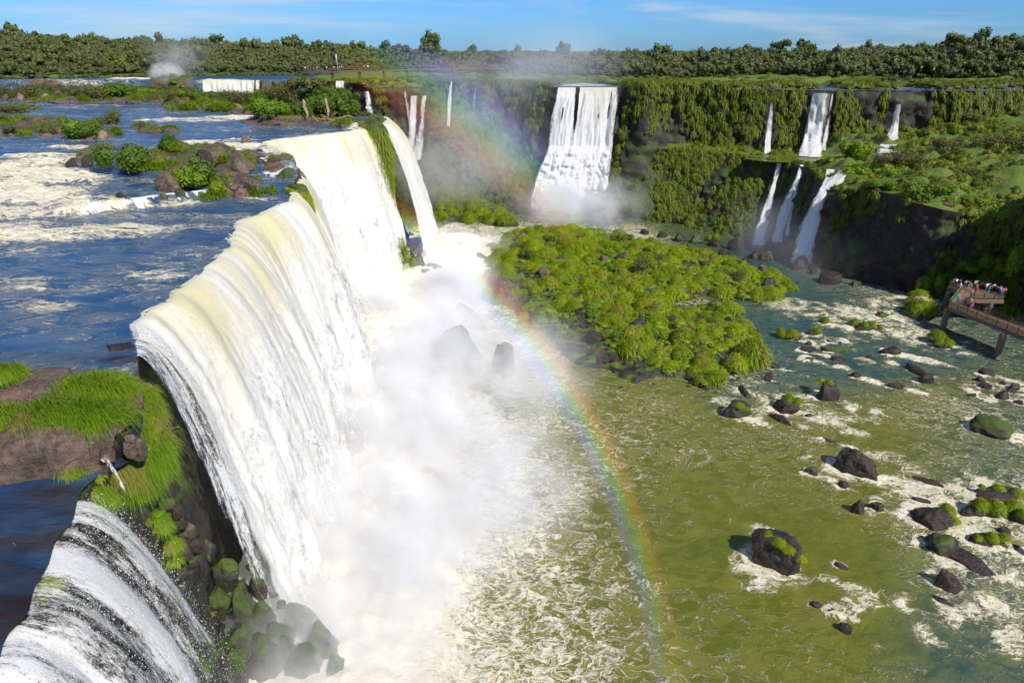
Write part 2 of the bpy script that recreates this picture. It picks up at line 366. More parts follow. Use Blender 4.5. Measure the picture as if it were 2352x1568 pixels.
EDGE += [(-40, 200, 35), (-52, 212, 35), (-66, 224, 34.5), (-78, 240, 34), (-79, 254, 36), (-70, 262, 38), (-58, 252, 38), (-46, 243.5, 38), (-34, 246, 38),
         (-20, 248, 38), (-8, 250, 38), (4, 248, 38), (13, 241.5, 38), (25, 240.5, 38), (36, 240.5, 38), (43, 234, 38.4), (52, 238, 38.6), (62, 236, 38.6), (74, 229, 38.6), (84, 227, 38.4),
         (92, 225, 38), (99, 224, 37.8), (107, 224, 38), (116, 222, 38.4), (124, 224, 38), (133, 220, 38.4), (146, 221, 38.4), (165, 219, 38.5), (192, 214, 39), (240, 190, 39), (262, 140, 39)]
EDGE = np.array(EDGE)
def normals(Q):
    t = np.gradient(Q[:, :2], axis=0); t /= np.linalg.norm(t, axis=1)[:, None]+1e-9
    n = np.stack([t[:, 1], -t[:, 0]], -1)
    return n
def ragged(E, amp, sc, seed):
    Q, s = resample(E, .4); n = normals(smooth_line(Q.copy(), 8)); d = (fbm(xyz(s*sc, 0, seed), 4, 580)*1.6*amp)*sst(0, 2, s)*sst(0, 2, s[-1]-s)
    Q[:, 0] += n[:, 0]*d; Q[:, 1] += n[:, 1]*d; return Q
_r = ragged(EDGE[i_main0:i_main1], .42, .8, 1.)
EDGE = np.vstack([EDGE[:i_main0], _r, EDGE[i_main1:]]); i_isl += len(_r)-(i_main1-i_main0); i_main1 = i_main0+len(_r)
def poly_sd(px, py, poly):
    """signed distance to a polygon, negative inside"""
    poly = np.asarray(poly)[:, :2]; d = np.full(px.shape, 1e9); ins = np.zeros(px.shape, bool)
    for i in range(len(poly)):
        a = poly[i]; b = poly[(i+1) % len(poly)]; e = b-a
        t = np.clip(((px-a[0])*e[0]+(py-a[1])*e[1])/(e@e+1e-12), 0, 1)
        d = np.minimum(d, np.hypot(px-a[0]-t*e[0], py-a[1]-t*e[1]))
        c = ((a[1] > py) != (b[1] > py)) & (px < (b[0]-a[0])*(py-a[1])/(b[1]-a[1]+1e-12)+a[0])
        ins ^= c
    return np.where(ins, -d, d)
def zU(x, y):
    """water level of the upper river"""
    x = np.asarray(x, float); y = np.asarray(y, float)
    yA = 88+np.clip((x+53)*.75, -2, 14)
    left = 30.5+3.0*sst(88, 127, y)
    right = 30.5+1.1*sst(0, 1.5, y-yA)+1.9*sst(110, 122, y+.2*(x+50))
    w = sst(-62, -54, x)
    z = left*(1-w)+right*w
    z = z-2.0*(1-sst(32.5, 38, y))
    far = sst(287.5, 289.0, y)
    z = z+4.8*far
    c2 = (x > -79.5) & (y > 233+np.clip((-46-x)*.35, 0, 9)) & (y > 150)
    c2 |= (x > -20) & (y > 150)
    z = np.where(c2, 38.0, z)
    return z
LEDGE = [at(-60, 905, 30.2), at(0, 872, 30.4), at(60, 852, 30.5), at(140, 832, 30.5), at(230, 822, 30.5), at(390, 815, 30.5), at(420, 900, 30.4), at(440, 985, 30), at(380, 1060, 29.6), at(300, 1056, 29.6), at(232, 1036, 29.6), at(120, 1046, 29.8), at(0, 1062, 29.8), at(-80, 1075, 29.8)]
# islands and shoals of the upper river: pixel centre, half size in pixels, height above water
SHOAL = [(330, 385, 62, 13, .7), (465, 385, 72, 22, 1.3), (545, 365, 52, 20, 1.2), (545, 425, 62, 14, 1.2), (430, 420, 70, 18, 1.1), (395, 345, 60, 12, .8), (230, 345, 36, 5, .9), (200, 365, 40, 9, .9), (645, 408, 42, 16, .5),
         (110, 300, 130, 11, .8), (60, 280, 150, 8, .7), (200, 285, 75, 3, .5), (225, 312, 60, 8, .9), (360, 300, 50, 8, .6), (340, 292, 40, 5, .5),
         (20, 256, 52, 8, .9), (60, 222, 150, 8, 1.1), (250, 226, 150, 10, 1.1), (380, 228, 110, 9, 1.1), (470, 228, 60, 6, .9), (110, 234, 60, 2.5, .5), (440, 248, 50, 7, .9), (500, 238, 60, 8, 1.0),
         (560, 245, 60, 10, 1.2), (640, 248, 110, 14, 1.6), (720, 240, 100, 18, 2.0), (790, 250, 60, 18, 1.8), (700, 225, 130, 16, 1.8), (620, 225, 90, 10, 1.6), (745, 278, 42, 6, .7), (790, 285, 34, 6, .9), (850, 282, 30, 10, 1.0),
         (385, 216, 60, 6, 1.0), (425, 205, 55, 5, 2.4), (560, 164, 80, 2.4, .6), (400, 188, 90, 2.5, .6)]
_sh = []
for (u, v, ru, rv, h) in SHOAL:
    z = 33.0
    for _ in range(6): p = at(u, v, z); z = float(zU(p[0], p[1]))
    k = ppm(p); sd = -ray(u, v)[2]/np.linalg.norm(ray(u, v))
    _sh.append((p[0], p[1], ru/k, rv/k/max(sd, .05), h))
def bumps(x, y):
    r = np.zeros_like(x)
    for (cx, cy, rx, ry, h) in _sh:
        q = 1-np.hypot((x-cx)/rx, (y-cy)/ry)
        r = np.maximum(r, (h+.8)*np.clip(q*2.2, 0, 1)**.7*(q > 0))
    return r
def shore(x):                                                 # far shore where the forest begins
    return np.interp(x, [-400, -210, -112, -74, -40, 0, 60, 140, 260], [300, 305, 352, 372, 340, 318, 288, 262, 238])
def hills(x, y):
    d = y-shore(x)
    top = np.interp(x/np.maximum(y, 1), [-1.0, -.70, -.5, -.3, -.1, .1, .3, .45, .58, .72, .95], [13.0, 12.0, 8.5, 5.0, 2.2, 1.0, 1.6, 3.0, 6.0, 11.0, 14.5])
    return top*sst(0, 85, d)*(1-.5*sst(150, 700, d))
def gU(x, y):
    """ground of the upper level: river bed, shoals, ledge, wooded hills"""
    p = xyz(x, y, 0)
    n = fbm(p*.35, 4, 3); n2 = fbm(p*.12, 3, 9)
    z = zU(x, y)-.75+.25*n
    z = z+bumps(x, y)*(.75+.45*n+.35*np.abs(fbm(p*.9, 3, 15)))
    sd = poly_sd(x, y, LEDGE)
    slab = fbm(p*.55, 5, 21); step = np.round(fbm(p*xyz(.30, .42, 1), 3, 31)*5)/5
    led = 30.54+.22*slab+.75*step-.25*np.clip(33.5-y, 0, 3)
    z = z+(led-z)*sst(.55, -.35, sd+.5*n)
    dry = sst(-1, 3, y-shore(x))
    cl = ((x > -79) & (y > 232) & (y < shore(x)+2)).astype(float)
    pond = sst(.18, .30, fbm(p*xyz(.018, .05, 1), 3, 55))*sst(0, 14, y-252)
    lip = sst(6, 0, np.hypot((x-25)/1.0, np.maximum(y-244, 0)/3.0)-9)   # river above the big fall
    for fx, w_ in ((101, 3.0), (127, 2.4), (-33, 3.0), (-44, 3.5)):
        lip = np.maximum(lip, sst(3, 0, np.abs(x-fx)-w_)*(y < 262))
    z = np.where(cl > 0, zU(x, y)-.75+(2.1+.9*n+.8*n2)*(1-np.maximum(pond, lip)), z)
    z = z+dry*(1.6+.5*n)+hills(x, y)
    return z
def cdt(poly, pts):
    V = [Vector((float(p[0]), float(p[1]))) for p in poly]+[Vector((float(p[0]), float(p[1]))) for p in pts]
    r = geometry.delaunay_2d_cdt(V, [], [list(range(len(poly)))], 1, 1e-4)
    return np.array([q[:] for q in r[0]]), np.array([f for f in r[2] if len(f) == 3])
ER, ES = resample(EDGE, .5); ER = smooth_line(ER, 2)
OUTER = [(300, 60), (900, 300), (2600, 2600), (-2600, 2600), (-900, 300), (-75, 6)]
UPOLY = [tuple(p[:2]) for p in ER]+OUTER
def spread():
    pts = []; y = 9.0; k = 0
    while y < 560:
        dx = max(.16, y*.0085) if y < 300 else y*.012
        a, b = -1.25*y-4, (-20 if y < 150 else .95*y)
        xs = np.arange(a, b, dx)+(k % 2)*dx*.5
        pts.append(np.stack([xs, np.full_like(xs, y)], -1)); y += max(.16, y*(.0085 if y < 160 else .007)); k += 1
    for y in np.geomspace(600, 2500, 26):
        xs = np.linspace(-1.0*y, 1.0*y, 70); pts.append(np.stack([xs, np.full_like(xs, y)], -1))
    P = np.concatenate(pts); P = P+RNG.normal(0, .001, P.shape)
    lx = np.arange(-44, -17, .17); ly = np.arange(28, 45, .17); G = np.stack(np.meshgrid(lx, ly), -1).reshape(-1, 2)
    P = np.concatenate([P, G[poly_sd(G[:, 0], G[:, 1], LEDGE) < .8]+.031])
    sd = poly_sd(P[:, 0], P[:, 1], np.array(UPOLY)); m = (P[:, 1] > 420) | (sd < -.25)
    return P[m & (sd < -.05)]
PTS = spread()
UV2, UF = cdt(UPOLY, PTS)
def up_attr(x, y, z):
    """foam of the upper river, from the rapids seen in the photograph (pixel ellipses projected onto the water once)"""
    u, v = proj(xyz(x, y, z)); f = np.zeros_like(x); wg = fbm(xyz(x*.12, y*.3), 4, 79)
    for (a, b, ru, rv, s) in [(90, 400, 190, 62, 1.05), (40, 455, 230, 62, 1.0), (200, 468, 160, 30, .95), (60, 540, 240, 40, .85), (260, 530, 220, 26, .75), (440, 520, 130, 16, .55), (60, 650, 130, 30, .70), (120, 706, 170, 26, .70), (20, 600, 120, 20, .45),
                              (350, 632, 120, 14, .70), (430, 600, 110, 30, .45), (240, 735, 120, 22, .5), (180, 776, 90, 7, .6), (420, 276, 160, 6, .85), (560, 270, 120, 8, .9), (640, 272, 110, 6, .55), (230, 229, 0, 0, 0), (250, 243, 110, 4, .6), (440, 330, 110, 11, .85),
                              (560, 335, 70, 22, .95), (640, 352, 70, 30, 1.1), (640, 395, 50, 18, .75), (600, 455, 80, 5, .6), (370, 372, 60, 6, .5), (170, 340, 90, 6, .75), (560, 310, 140, 6, .4), (470, 300, 100, 5, .4), (330, 181, 130, 3, .9), (520, 184, 90, 2.5, .8),
                              (150, 184, 150, 3, .6), (820, 290, 40, 12, .85), (700, 292, 80, 6, .45), (190, 1050, 50, 8, .8), (130, 1180, 70, 70, .25), (300, 470, 200, 8, .9), (380, 455, 70, 6, .6), (1340, 196, 80, 5, .7), (1960, 205, 60, 6, .3), (1600, 174, 90, 4, .3)]:
        if ru: f = np.maximum(f, min(s, .95)*np.clip(np.exp(-1.1*(((u-a)/ru)**2+((v-b)/rv)**2))*(1.1+.9*wg), 0, 1))
    f = np.maximum(f, (.42+.16*wg)*(y < 300)*(.62+.38*(y > 36)))
    return np.clip(f, 0, 1.15)
def build_upper():
    x, y = UV2[:, 0], UV2[:, 1]
    g = gU(x, y)
    w = zU(x, y)
    far = y > 560
    g = np.where(far, 38.3+hills(x, y)-5.5+1.0*fbm(xyz(x, y)*.004, 3, 4), g)
    me = mesh('ground', xyz(x, y, g), UF, [M['ledge'], M['soil']], smooth=True)
    c = xyz(x, y)[UF].mean(1); mi = ((c[:, 1] > 233) & (c[:, 0] > -79)) | (c[:, 1] > shore(c[:, 0])-1)
    me.polygons.foreach_set('material_index', mi.astype(np.int32))
    ob('ground', me, kind='structure')
    keep = y < 470
    kf = keep[UF].all(1)
    fo = up_attr(x, y, w)
    wv = fbm(xyz(x*.9, y*.9, 0), 3, 71)*.05+fbm(xyz(x, y*1.6, 0)*.35, 3, 77)*.16*np.clip(.35+fo, 0, 1)+np.abs(fbm(xyz(x, y, 0)*.5, 4, 78))*1.1*np.clip(fo-.40, 0, 1)
    calm = sst(.0, .4, np.abs(y-36)-4)
    me = mesh('upper_river', xyz(x, y, w+wv*np.clip(y/40, .5, 2)), UF[kf], [M['river_up']], attrs={'foam': fo, 'tone': (.55+.9*fbm(xyz(x*.25, y*.9), 3, 80)+.15)*np.clip(sst(34.5, 31, y)*.8+sst(.5, .25, w-g)*.7*(y < 60)+sst(1.6, .2, np.abs(y-43.5))*.6*(x > -60), 0, 1)})
    ob('upper_river', me, kind='structure')
    return xyz(x, y, g), UF
GV, GF = build_upper()
from mathutils.bvhtree import BVHTree
def bvh(V, Fs): return BVHTree.FromPolygons([tuple(map(float, q)) for q in V], [tuple(int(i) for i in f) for f in Fs])
B_GROUND = bvh(GV, GF)
BV = {'ground': B_GROUND}
def hit(u, v, names=None):
    d = ray(u, v); d = Vector(d/np.linalg.norm(d)); o = Vector((0, 0, CZ)); best = None
    for k in (names or BV):
        r = BV[k].ray_cast(o, d)
        if r[0] is not None and (best is None or r[3] < best[3]): best = r
    return best
def floor(x, y, names=('ground',)):
    z = -1e9
    for k in names:
        r = BV[k].ray_cast(Vector((float(x), float(y), 90)), Vector((0, 0, -1)))
        if r[0] is not None: z = max(z, r[0].z)
    return z
# ------------------------------------------------------------------ cliffs
def wall(name, E, flare, base=-1.5, step=.8, nt=60, amp=.9, power=1.6, mat='cliff', kind='structure', sc=1.0, top=-.05, label=None, cat=None, seed=0, sm=6, colmn=.5):
    Q, s = resample(E, step)
    if name != 'terrace_cliff': Q[:, 2] = np.maximum(gU(Q[:, 0], Q[:, 1]), zU(Q[:, 0], Q[:, 1])-.10)
    fl = np.interp(s, np.linspace(0, s[-1], len(flare)), flare)
    n = normals(smooth_line(Q.copy(), sm)); n = smooth_line(n, 4); n /= np.linalg.norm(n, axis=1)[:, None]
    t = np.linspace(0, 1, nt)
    H = Q[:, 2]+top-base
    drop = H[:, None]*t[None]
    off = fl[:, None]*t[None]**power
    P = np.stack([Q[:, 0, None]+n[:, 0, None]*off, Q[:, 1, None]+n[:, 1, None]*off, Q[:, 2, None]+top-drop], -1)
    q = P*np.array([1, 1, .7])*sc
    d = fbm(q*.10, 4, 101+seed)*2.6*amp+fbm(q*.42, 4, 102+seed)*1.1*amp+colmn*amp*(1-np.abs(fbm(P*np.array([.55, .55, .10])*sc, 3, 103+seed))*3)
    ledges = np.abs(((P[..., 2]*.21+fbm(P*.09, 3, 104+seed)*3.5) % 1)-.5)*amp*.8
    d = (d+ledges-.6*amp)*sst(0, 2.2, drop)
    P[..., 0] += n[:, 0, None]*d; P[..., 1] += n[:, 1, None]*d; P[..., 2] += fbm(q*.3, 3, 105+seed)*.5*amp*sst(.5, 3, drop)
    Fc = gridf(len(Q), nt)
    ob(name, mesh(name, P.reshape(-1, 3), Fc, [M[mat]]), label, cat, kind=kind)
    BV[name] = bvh(P.reshape(-1, 3), Fc)
    return Q, n, P
E1 = EDGE[:i_isl]; E2 = EDGE[i_isl-1:]
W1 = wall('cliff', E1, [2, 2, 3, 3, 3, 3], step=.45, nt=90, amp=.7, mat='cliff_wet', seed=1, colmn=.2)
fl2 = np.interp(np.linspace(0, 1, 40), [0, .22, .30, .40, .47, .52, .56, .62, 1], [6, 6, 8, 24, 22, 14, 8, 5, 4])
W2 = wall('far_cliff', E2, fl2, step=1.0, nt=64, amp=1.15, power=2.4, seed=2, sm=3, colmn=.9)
TER = np.array([(34, 239, 20.0), (38, 235, 20), (52, 228, 20.4), (64, 222, 20.4), (72.5, 211, 20.2), (78, 205, 20), (82, 190, 19.6), (80, 181, 18.6), (77, 172, 18.0), (79.2, 164, 19.5), (82.5, 155, 20.6), (86.5, 147.5, 19.6), (90, 144.0, 19.0), (96, 144.0, 18.0), (102, 141.5, 18.5), (103, 134, 26), (104, 126, 33), (111, 119, 38), (125, 109, 40), (140, 90, 40), (160, 70, 40)])  # last points rise into an unseen headland, shaped to shade the dark wall
W3 = wall('terrace_cliff', TER, [8, 15, 19, 19, 16, 6, 2, 1, .5, .5, 1, 2, 2, 2, 2], step=.8, nt=50, amp=1.1, power=1.15, seed=3, sm=3, colmn=.6)
def build_terrace():
    q, _ = resample(TER, 1.2)
    poly = [tuple(p[:2]) for p in q]+[(190, 90), (215, 190), (190, 226), (120, 236), (60, 246), (38, 250)]
    g = np.stack(np.meshgrid(np.arange(30, 215, 1.1), np.arange(66, 250, 1.1)), -1).reshape(-1, 2)+RNG.normal(0, .05, (28560, 2))[:1].repeat(1, 0)
    sd = poly_sd(g[:, 0], g[:, 1], np.array(poly)); g = g[sd < -.4]
    V, Fc = cdt(poly, g); x, y = V[:, 0], V[:, 1]
    dd = np.full(len(V), 1e9); ze = np.zeros(len(V)); wsum = np.zeros(len(V))
    for p in q[::2]:
        d2 = np.hypot(x-p[0], y-p[1]); w = 1/(d2**6+.05); ze += w*p[2]; wsum += w; dd = np.minimum(dd, d2)
    ze /= wsum
    blk = sst(76, 86, x)*sst(206, 190, y)+sst(92, 102, x)*sst(190, 206, y); blk = np.clip(blk, 0, 1)
    n = fbm(xyz(x, y)*.07, 4, 201)
    z = ze-.3+np.minimum(dd, 70)*(.015+.115*blk)+(n*2.6+np.abs(fbm(xyz(x, y)*.16, 4, 202))*3.8*blk+np.abs(fbm(xyz(x, y)*.45, 3, 203))*1.3)*sst(0, 7, dd)
    # a shallow basin for the pool under the upper fall
    pool = sst(1.15, .8, np.hypot((x-88)/17, (y-209)/7)); z = z*(1-pool)+19.7*pool
    ob('terrace', mesh('terrace', xyz(x, y, z), Fc, [M['soil']]), kind='structure')
    BV['terrace'] = bvh(xyz(x, y, z), Fc)
    a = np.linspace(0, 2*math.pi, 60, endpoint=False)
    ring = np.stack([88+19*np.cos(a), 209+8.5*np.sin(a), np.full(60, 20.02)], -1)
    ob('terrace_pool', mesh('terrace_pool', np.vstack([ring, [[88, 209, 20.02]]]), np.array([[i, (i+1) % 60, 60] for i in range(60)]), [M['river_low']], attrs={'foam': np.full(61, .35)}), kind='structure')
build_terrace()
# ------------------------------------------------------------------ lower river
FOOT = np.array([(-21, 20), (-19, 34), (-20, 48), (-19.5, 60), (-19, 75), (-20, 90), (-19, 104), (-24, 116), (-29, 128), (-30, 138), (-24, 150), (-18, 160), (-18, 170), (-17, 184)])
ISL = [(1092, 655), (1115, 600), (1130, 565), (1200, 530), (1350, 528), (1500, 565), (1640, 592), (1760, 618), (1826, 655), (1795, 700), (1745, 702), (1700, 690), (1690, 735), (1760, 790), (1738, 850), (1690, 875), (1625, 900), (1560, 862), (1460, 892), (1400, 856), (1330, 846), (1262, 800), (1205, 740), (1105, 672)]
ISLW = np.array([at(u, v, 0)[:2] for u, v in ISL])
def low_fields(x, y):
    u, v = proj(xyz(x, y, 0.0))
    d = np.full(x.shape, 1e9)
    for i in range(len(FOOT)-1):
        a, b = FOOT[i], FOOT[i+1]; e = b-a; t = np.clip(((x-a[0])*e[0]+(y-a[1])*e[1])/(e@e), 0, 1)
        d = np.minimum(d, np.hypot(x-a[0]-t*e[0], y-a[1]-t*e[1]))
    wig = fbm(xyz(x, y)*.05, 3, 301)*9; wg = fbm(xyz(x, y)*.16, 4, 303); wh = fbm(xyz(x, y)*.55, 3, 304)
    f = 1.15*sst(27, 7, d+wig*.8)*np.where(y > 110, .95, 1)
    f = np.maximum(f, (.68+.15*wg)*sst(60, 16, d+wig))
    f = np.maximum(f, .43+.34*fbm(xyz(x, y)*.035, 4, 302)+.03*sst(1300, 1500, u)*sst(2000, 1800, u))
    for (a, b, ru, rv, s) in [(1060, 900, 150, 46, .95), (1180, 960, 180, 60, .72), (1400, 955, 150, 30, .62), (1330, 1400, 230, 120, .70), (1200, 1200, 230, 130, .70), (1620, 1180, 220, 120, .46), (1500, 1000, 200, 60, .50),
                              (1950, 720, 170, 36, 1.0), (2090, 700, 150, 30, 1.0), (1830, 700, 130, 18, .85), (2050, 770, 160, 38, .85), (2180, 790, 120, 26, .8), (1960, 790, 140, 28, .55), (1990, 650, 90, 10, .3), (2260, 800, 60, 8, .5),
                              (1790, 912, 110, 16, .85), (1660, 925, 50, 20, .85), (1760, 935, 130, 26, .7), (1900, 960, 190, 42, .80), (2010, 960, 160, 40, .70), (1870, 1010, 150, 22, .75), (2080, 1090, 110, 42, .8), (2000, 1050, 130, 20, .75), (1850, 1050, 36, 12, .8), (2060, 1130, 60, 40, .75), (2180, 1180, 130, 20, .6),
                              (2250, 1400, 120, 34, .95), (2320, 1470, 50, 60, 1.0), (2150, 1345, 60, 20, .7), (1730, 1215, 50, 18, 1.0), (1700, 1280, 40, 40, .8), (1800, 1340, 130, 26, .75), (1900, 1370, 90, 22, .6), (1930, 1410, 60, 26, .85), (1905, 1295, 40, 14, .7), (2160, 1240, 60, 10, .7),
                              (1040, 560, 80, 45, .75), (1020, 590, 60, 60, .95), (1080, 640, 60, 30, .7), (1330, 510, 130, 20, .45), (1290, 500, 110, 14, .9), (1840, 605, 60, 10, .5), (2240, 1160, 90, 20, .55), (2230, 990, 60, 16, .4), (1700, 1020, 120, 30, .45)]:
        f = np.maximum(f, (.14+min(s, 1)*.54)*np.clip(np.exp(-.75*(((u-a)/ru)**2+((v-b)/rv)**2))*(1.1+.8*wg+.7*wh), 0, 1.1))
    for (rx, ry, rw) in WAKES:
        m = (np.abs(x-rx) < 6*rw+3) & (np.abs(y-ry) < 6*rw+3)
        dx, dy = x[m]-rx, y[m]-ry; al = .78*dx-.62*dy; ac = .62*dx+.78*dy
        col = .62*np.exp(-((np.hypot(dx, dy)/(.74*rw))**4))*sst(.5*rw, -.4*rw, al)+.80*np.exp(-(ac/(.42*rw+.10*np.abs(al)))**2)*np.exp(-((al-1.1*rw)/(1.7*rw))**2)*(al > -.6*rw)
        f[m] = np.maximum(f[m], np.clip(col*(1.0+.9*wg[m]+1.1*wh[m]), 0, .90))
    tone = np.maximum(sst(960, 850, v+.10*(u-1900))*sst(1560, 1720, u), sst(2050, 2350, u+.2*(v-900))*.75)
    tone = np.maximum(tone, sst(760, 560, v)*.6)
    return np.clip(f, 0, 1.2), np.clip(tone, 0, 1), d
def build_lower():
    xs = np.concatenate([np.arange(-60, 112, .48), np.arange(112, 300, 3.0)]); ys = np.concatenate([np.geomspace(8, 30, 20)[:-1], np.arange(30, 150, .5), np.arange(150, 275, .9)])
    X, Y = np.meshgrid(xs, ys, indexing='ij')
    f, tone, d = low_fields(X, Y)
    ch = np.clip(f-.25, 0, 1)
    p = xyz(X, Y)
    w = .10*fbm(p*.55, 3, 311)+.30*fbm(p*.16, 3, 312)*(.4+ch)+np.abs(fbm(p*.33, 4, 313))*1.1*ch**1.5
    near = sst(22, 3, d)
    w = w+near*(.6+.9*np.abs(fbm(p*.30, 5, 314, .62))*2+.5*fbm(p*1.1, 3, 315))+near**2*1.2
    step = 1.3*sst(0, 1, (np.abs(X-90)*0+1))*0
    me = mesh('lower_river', xyz(X, Y, w).reshape(-1, 3), gridf(len(xs), len(ys)), [M['river_low']], attrs={'foam': f, 'tone': tone})
    ob('lower_river', me, kind='structure')
WAKES = []; ROCKB = []
def build_island():
    x0, y0 = ISLW.min(0)-3; x1, y1 = ISLW.max(0)+3
    X, Y = np.meshgrid(np.arange(x0, x1, .5), np.arange(y0, y1, .5), indexing='ij')
    sd = poly_sd(X, Y, ISLW)+fbm(xyz(X, Y)*.22, 3, 401)*2.2
    p = xyz(X, Y)
    z = -1.2+1.7*sst(1.5, -2.5, sd)+1.5*sst(-3, -14, sd)+np.abs(fbm(p*.16, 4, 402))*2.6*sst(0, -5, sd)+fbm(p*.8, 3, 403)*.45
    ch = [at(1560, 705, 0), at(1640, 690, 0), at(1700, 700, 0)]
    for a, b in zip(ch[:-1], ch[1:]):
        e = (b-a)[:2]; t = np.clip(((X-a[0])*e[0]+(Y-a[1])*e[1])/(e@e), 0, 1); dd = np.hypot(X-a[0]-t*e[0], Y-a[1]-t*e[1]); z -= 3.2*sst(4.5, 1.0, dd)
    V = xyz(X, Y, z).reshape(-1, 3); Fc = gridf(X.shape[0], X.shape[1])
    Fc = Fc[(z.reshape(-1)[Fc] > -1.0).any(1)]
    ob('island', mesh('island', V, Fc, [M['island']]), kind='structure'); BV['island'] = bvh(V, Fc)
    # the small green islet further upstream
    c = at(1075, 500, 0); X, Y = np.meshgrid(np.arange(-40, 14, .7), np.arange(205, 262, .7), indexing='ij'); p = xyz(X, Y)
    pol = np.array([at(u, v, 0)[:2] for u, v in [(965, 520), (960, 470), (1040, 455), (1130, 480), (1190, 512), (1195, 530), (1110, 512), (1040, 512), (985, 530)]])
    sd = poly_sd(X, Y, pol)+fbm(p*.2, 3, 411)*2
    z = -1+1.5*sst(1.5, -2, sd)+3.0*sst(0, -8, sd)+np.abs(fbm(p*.15, 4, 412))*3.5*sst(0, -5, sd)
    V = xyz(X, Y, z).reshape(-1, 3); Fc = gridf(X.shape[0], X.shape[1]); Fc = Fc[(z.reshape(-1)[Fc] > -.8).any(1)]
    ob('green_islet', mesh('green_islet', V, Fc, [M['island']]), kind='structure'); BV['green_islet'] = bvh(V, Fc)
build_island()
# ------------------------------------------------------------------ waterfalls
G0 = 9.8
def curtain(name, E, vel, mat, label, dens=1.0, base=-1.0, nt=150, step=.22, seed=0, fixdir=(1, -.12), fixw=.6, rough=1.0, ends=(1.5, 1.5), lipw=.35, denf=None, group=None):
    Q, s = resample(E, step); Q = smooth_line(Q, 7)
    n = normals(smooth_line(Q.copy(), 60)); fd = np.array(fixdir)/np.hypot(*fixdir)
    n = n*(1-fixw)+fd*fixw; n = smooth_line(n, 20); n /= np.linalg.norm(n, axis=1)[:, None]
    v = np.interp(s, np.linspace(0, s[-1], len(vel)), vel)*(1+.10*fbm(xyz(s*.25, 0, seed), 3, 501+seed))
    H = Q[:, 2]-base; T = np.sqrt(2*H/G0)
    k = np.linspace(-.25, 1, nt)
    tau = np.where(k > 0, k, 0)[None]*T[:, None]
    pre = np.where(k < 0, k/.25, 0)[None]*.7
    off = v[:, None]*tau+pre
    z = Q[:, 2, None]+.05-.5*G0*tau**2
    P = np.stack([Q[:, 0, None]+n[:, 0, None]*off, Q[:, 1, None]+n[:, 1, None]*off, z], -1)
    drop = Q[:, 2, None]-z
    L = np.concatenate([np.zeros((len(Q), 1)), np.cumsum(np.linalg.norm(np.diff(P, axis=1), axis=2), axis=1)], 1)
    S = np.broadcast_to(s[:, None], L.shape)
    tt = L*.16
    d = fbm(xyz(S*.16, tt*.3, seed*7.), 3, 510)*.95+fbm(xyz(S*.9, tt*.6, seed*3.), 4, 511)*.16+fbm(xyz(S*2.2, L*1.2, seed), 3, 512)*.12
    puff = np.abs(fbm(xyz(S*.30, L*.16, seed*5.), 3, 513))*.9*sst(8, 26, drop)
    d = (d*sst(0, 7, drop)+puff)*rough
    P[..., 0] += n[:, 0, None]*d; P[..., 1] += n[:, 1, None]*d
    e = np.minimum(sst(0, ends[0], s), sst(0, ends[1], s[-1]-s))[:, None]
    # the sheet frays more and more towards its two ends as it drops
    fr = np.minimum(sst(0, 1, s/(ends[0]+.20*drop.max(1))), 1)[:, None]
    de = dens*np.clip(e*.55+.45, 0, 1)*np.ones_like(L)-.55*(1-np.minimum(sst(0, 1, S/(ends[0]+.12*drop)), sst(0, 1, (s[-1]-S)/(ends[1]+.12*drop))))
    de = de-.35*sst(.8, 1.0, drop/H[:, None])*0
    if denf is not None: de = de*denf(S, drop)
    lip = np.exp(-((drop-1.0)/5.5)**2)*.75+.30*np.exp(-drop/16)
    lip = lip*np.where(k < 0, np.clip(1+k/.25, 0, 1), 1)[None]
    de = np.where(k[None] < -.0, de*np.clip(1.0+k[None]/.25, 0, 1)**.6, de)
    me = mesh(name, P.reshape(-1, 3), gridf(len(Q), nt), [M[mat]], attrs={'dens': de, 'lip': lip}, uv=np.stack([S, L], -1).reshape(-1, 2))
    return ob(name, me, label, 'waterfall', group), P, n
main_E = EDGE[i_main0:i_main1]
MAIN, MP, MN = curtain('waterfall', main_E, [3.2, 3.8, 4.0, 4.0, 4.0, 3.6, 3.0, 3.0, 3.0, 3.4, 3.8, 4.0], 'fall', 'huge white curtain waterfall along the left, cream coloured at its curving lip', seed=1, ends=(.6, 2.5))
def plumes(host, E, vel, mat, **kw):
    o, _, _ = curtain('plume', E, vel, mat, None, **kw)
    if 'category' in o: del o['category']
    o.parent = host; return o
def late(S, drop): return .55+.45*sst(.5, 9, drop)
plumes(MAIN, main_E, [3.6, 4.2, 4.5, 4.6, 4.6, 4.2, 3.5, 3.4, 3.4, 3.9, 4.3, 4.5], 'veil', seed=11, ends=(1.5, 3), step=.35, nt=110, rough=1.5, denf=late)
plumes(MAIN, main_E, [4.0, 4.7, 5.1, 5.2, 5.2, 4.8, 4.0, 3.8, 3.8, 4.3, 4.8, 5.0], 'veil', seed=12, ends=(2.5, 4), step=.35, nt=110, rough=2.0, denf=lambda S, d: .35+.62*sst(4, 18, d))
SECOND, _, _ = curtain('waterfall', np.array([(-31.6, 168.0, 33.5), (-30.6, 174, 33.4), (-31, 181, 33.4), (-33, 189, 33.6)]), [3.4, 4.6, 4.6, 3.6], 'fall', 'white waterfall partly hidden behind the narrow mossy rib', seed=2, ends=(1.5, 2.0), fixdir=(1, -.2))
def cascden(S, drop): return .84+.32*fbm(xyz(S*.55, drop*.04, 3.), 3, 530)-.18*sst(6, 16, drop)
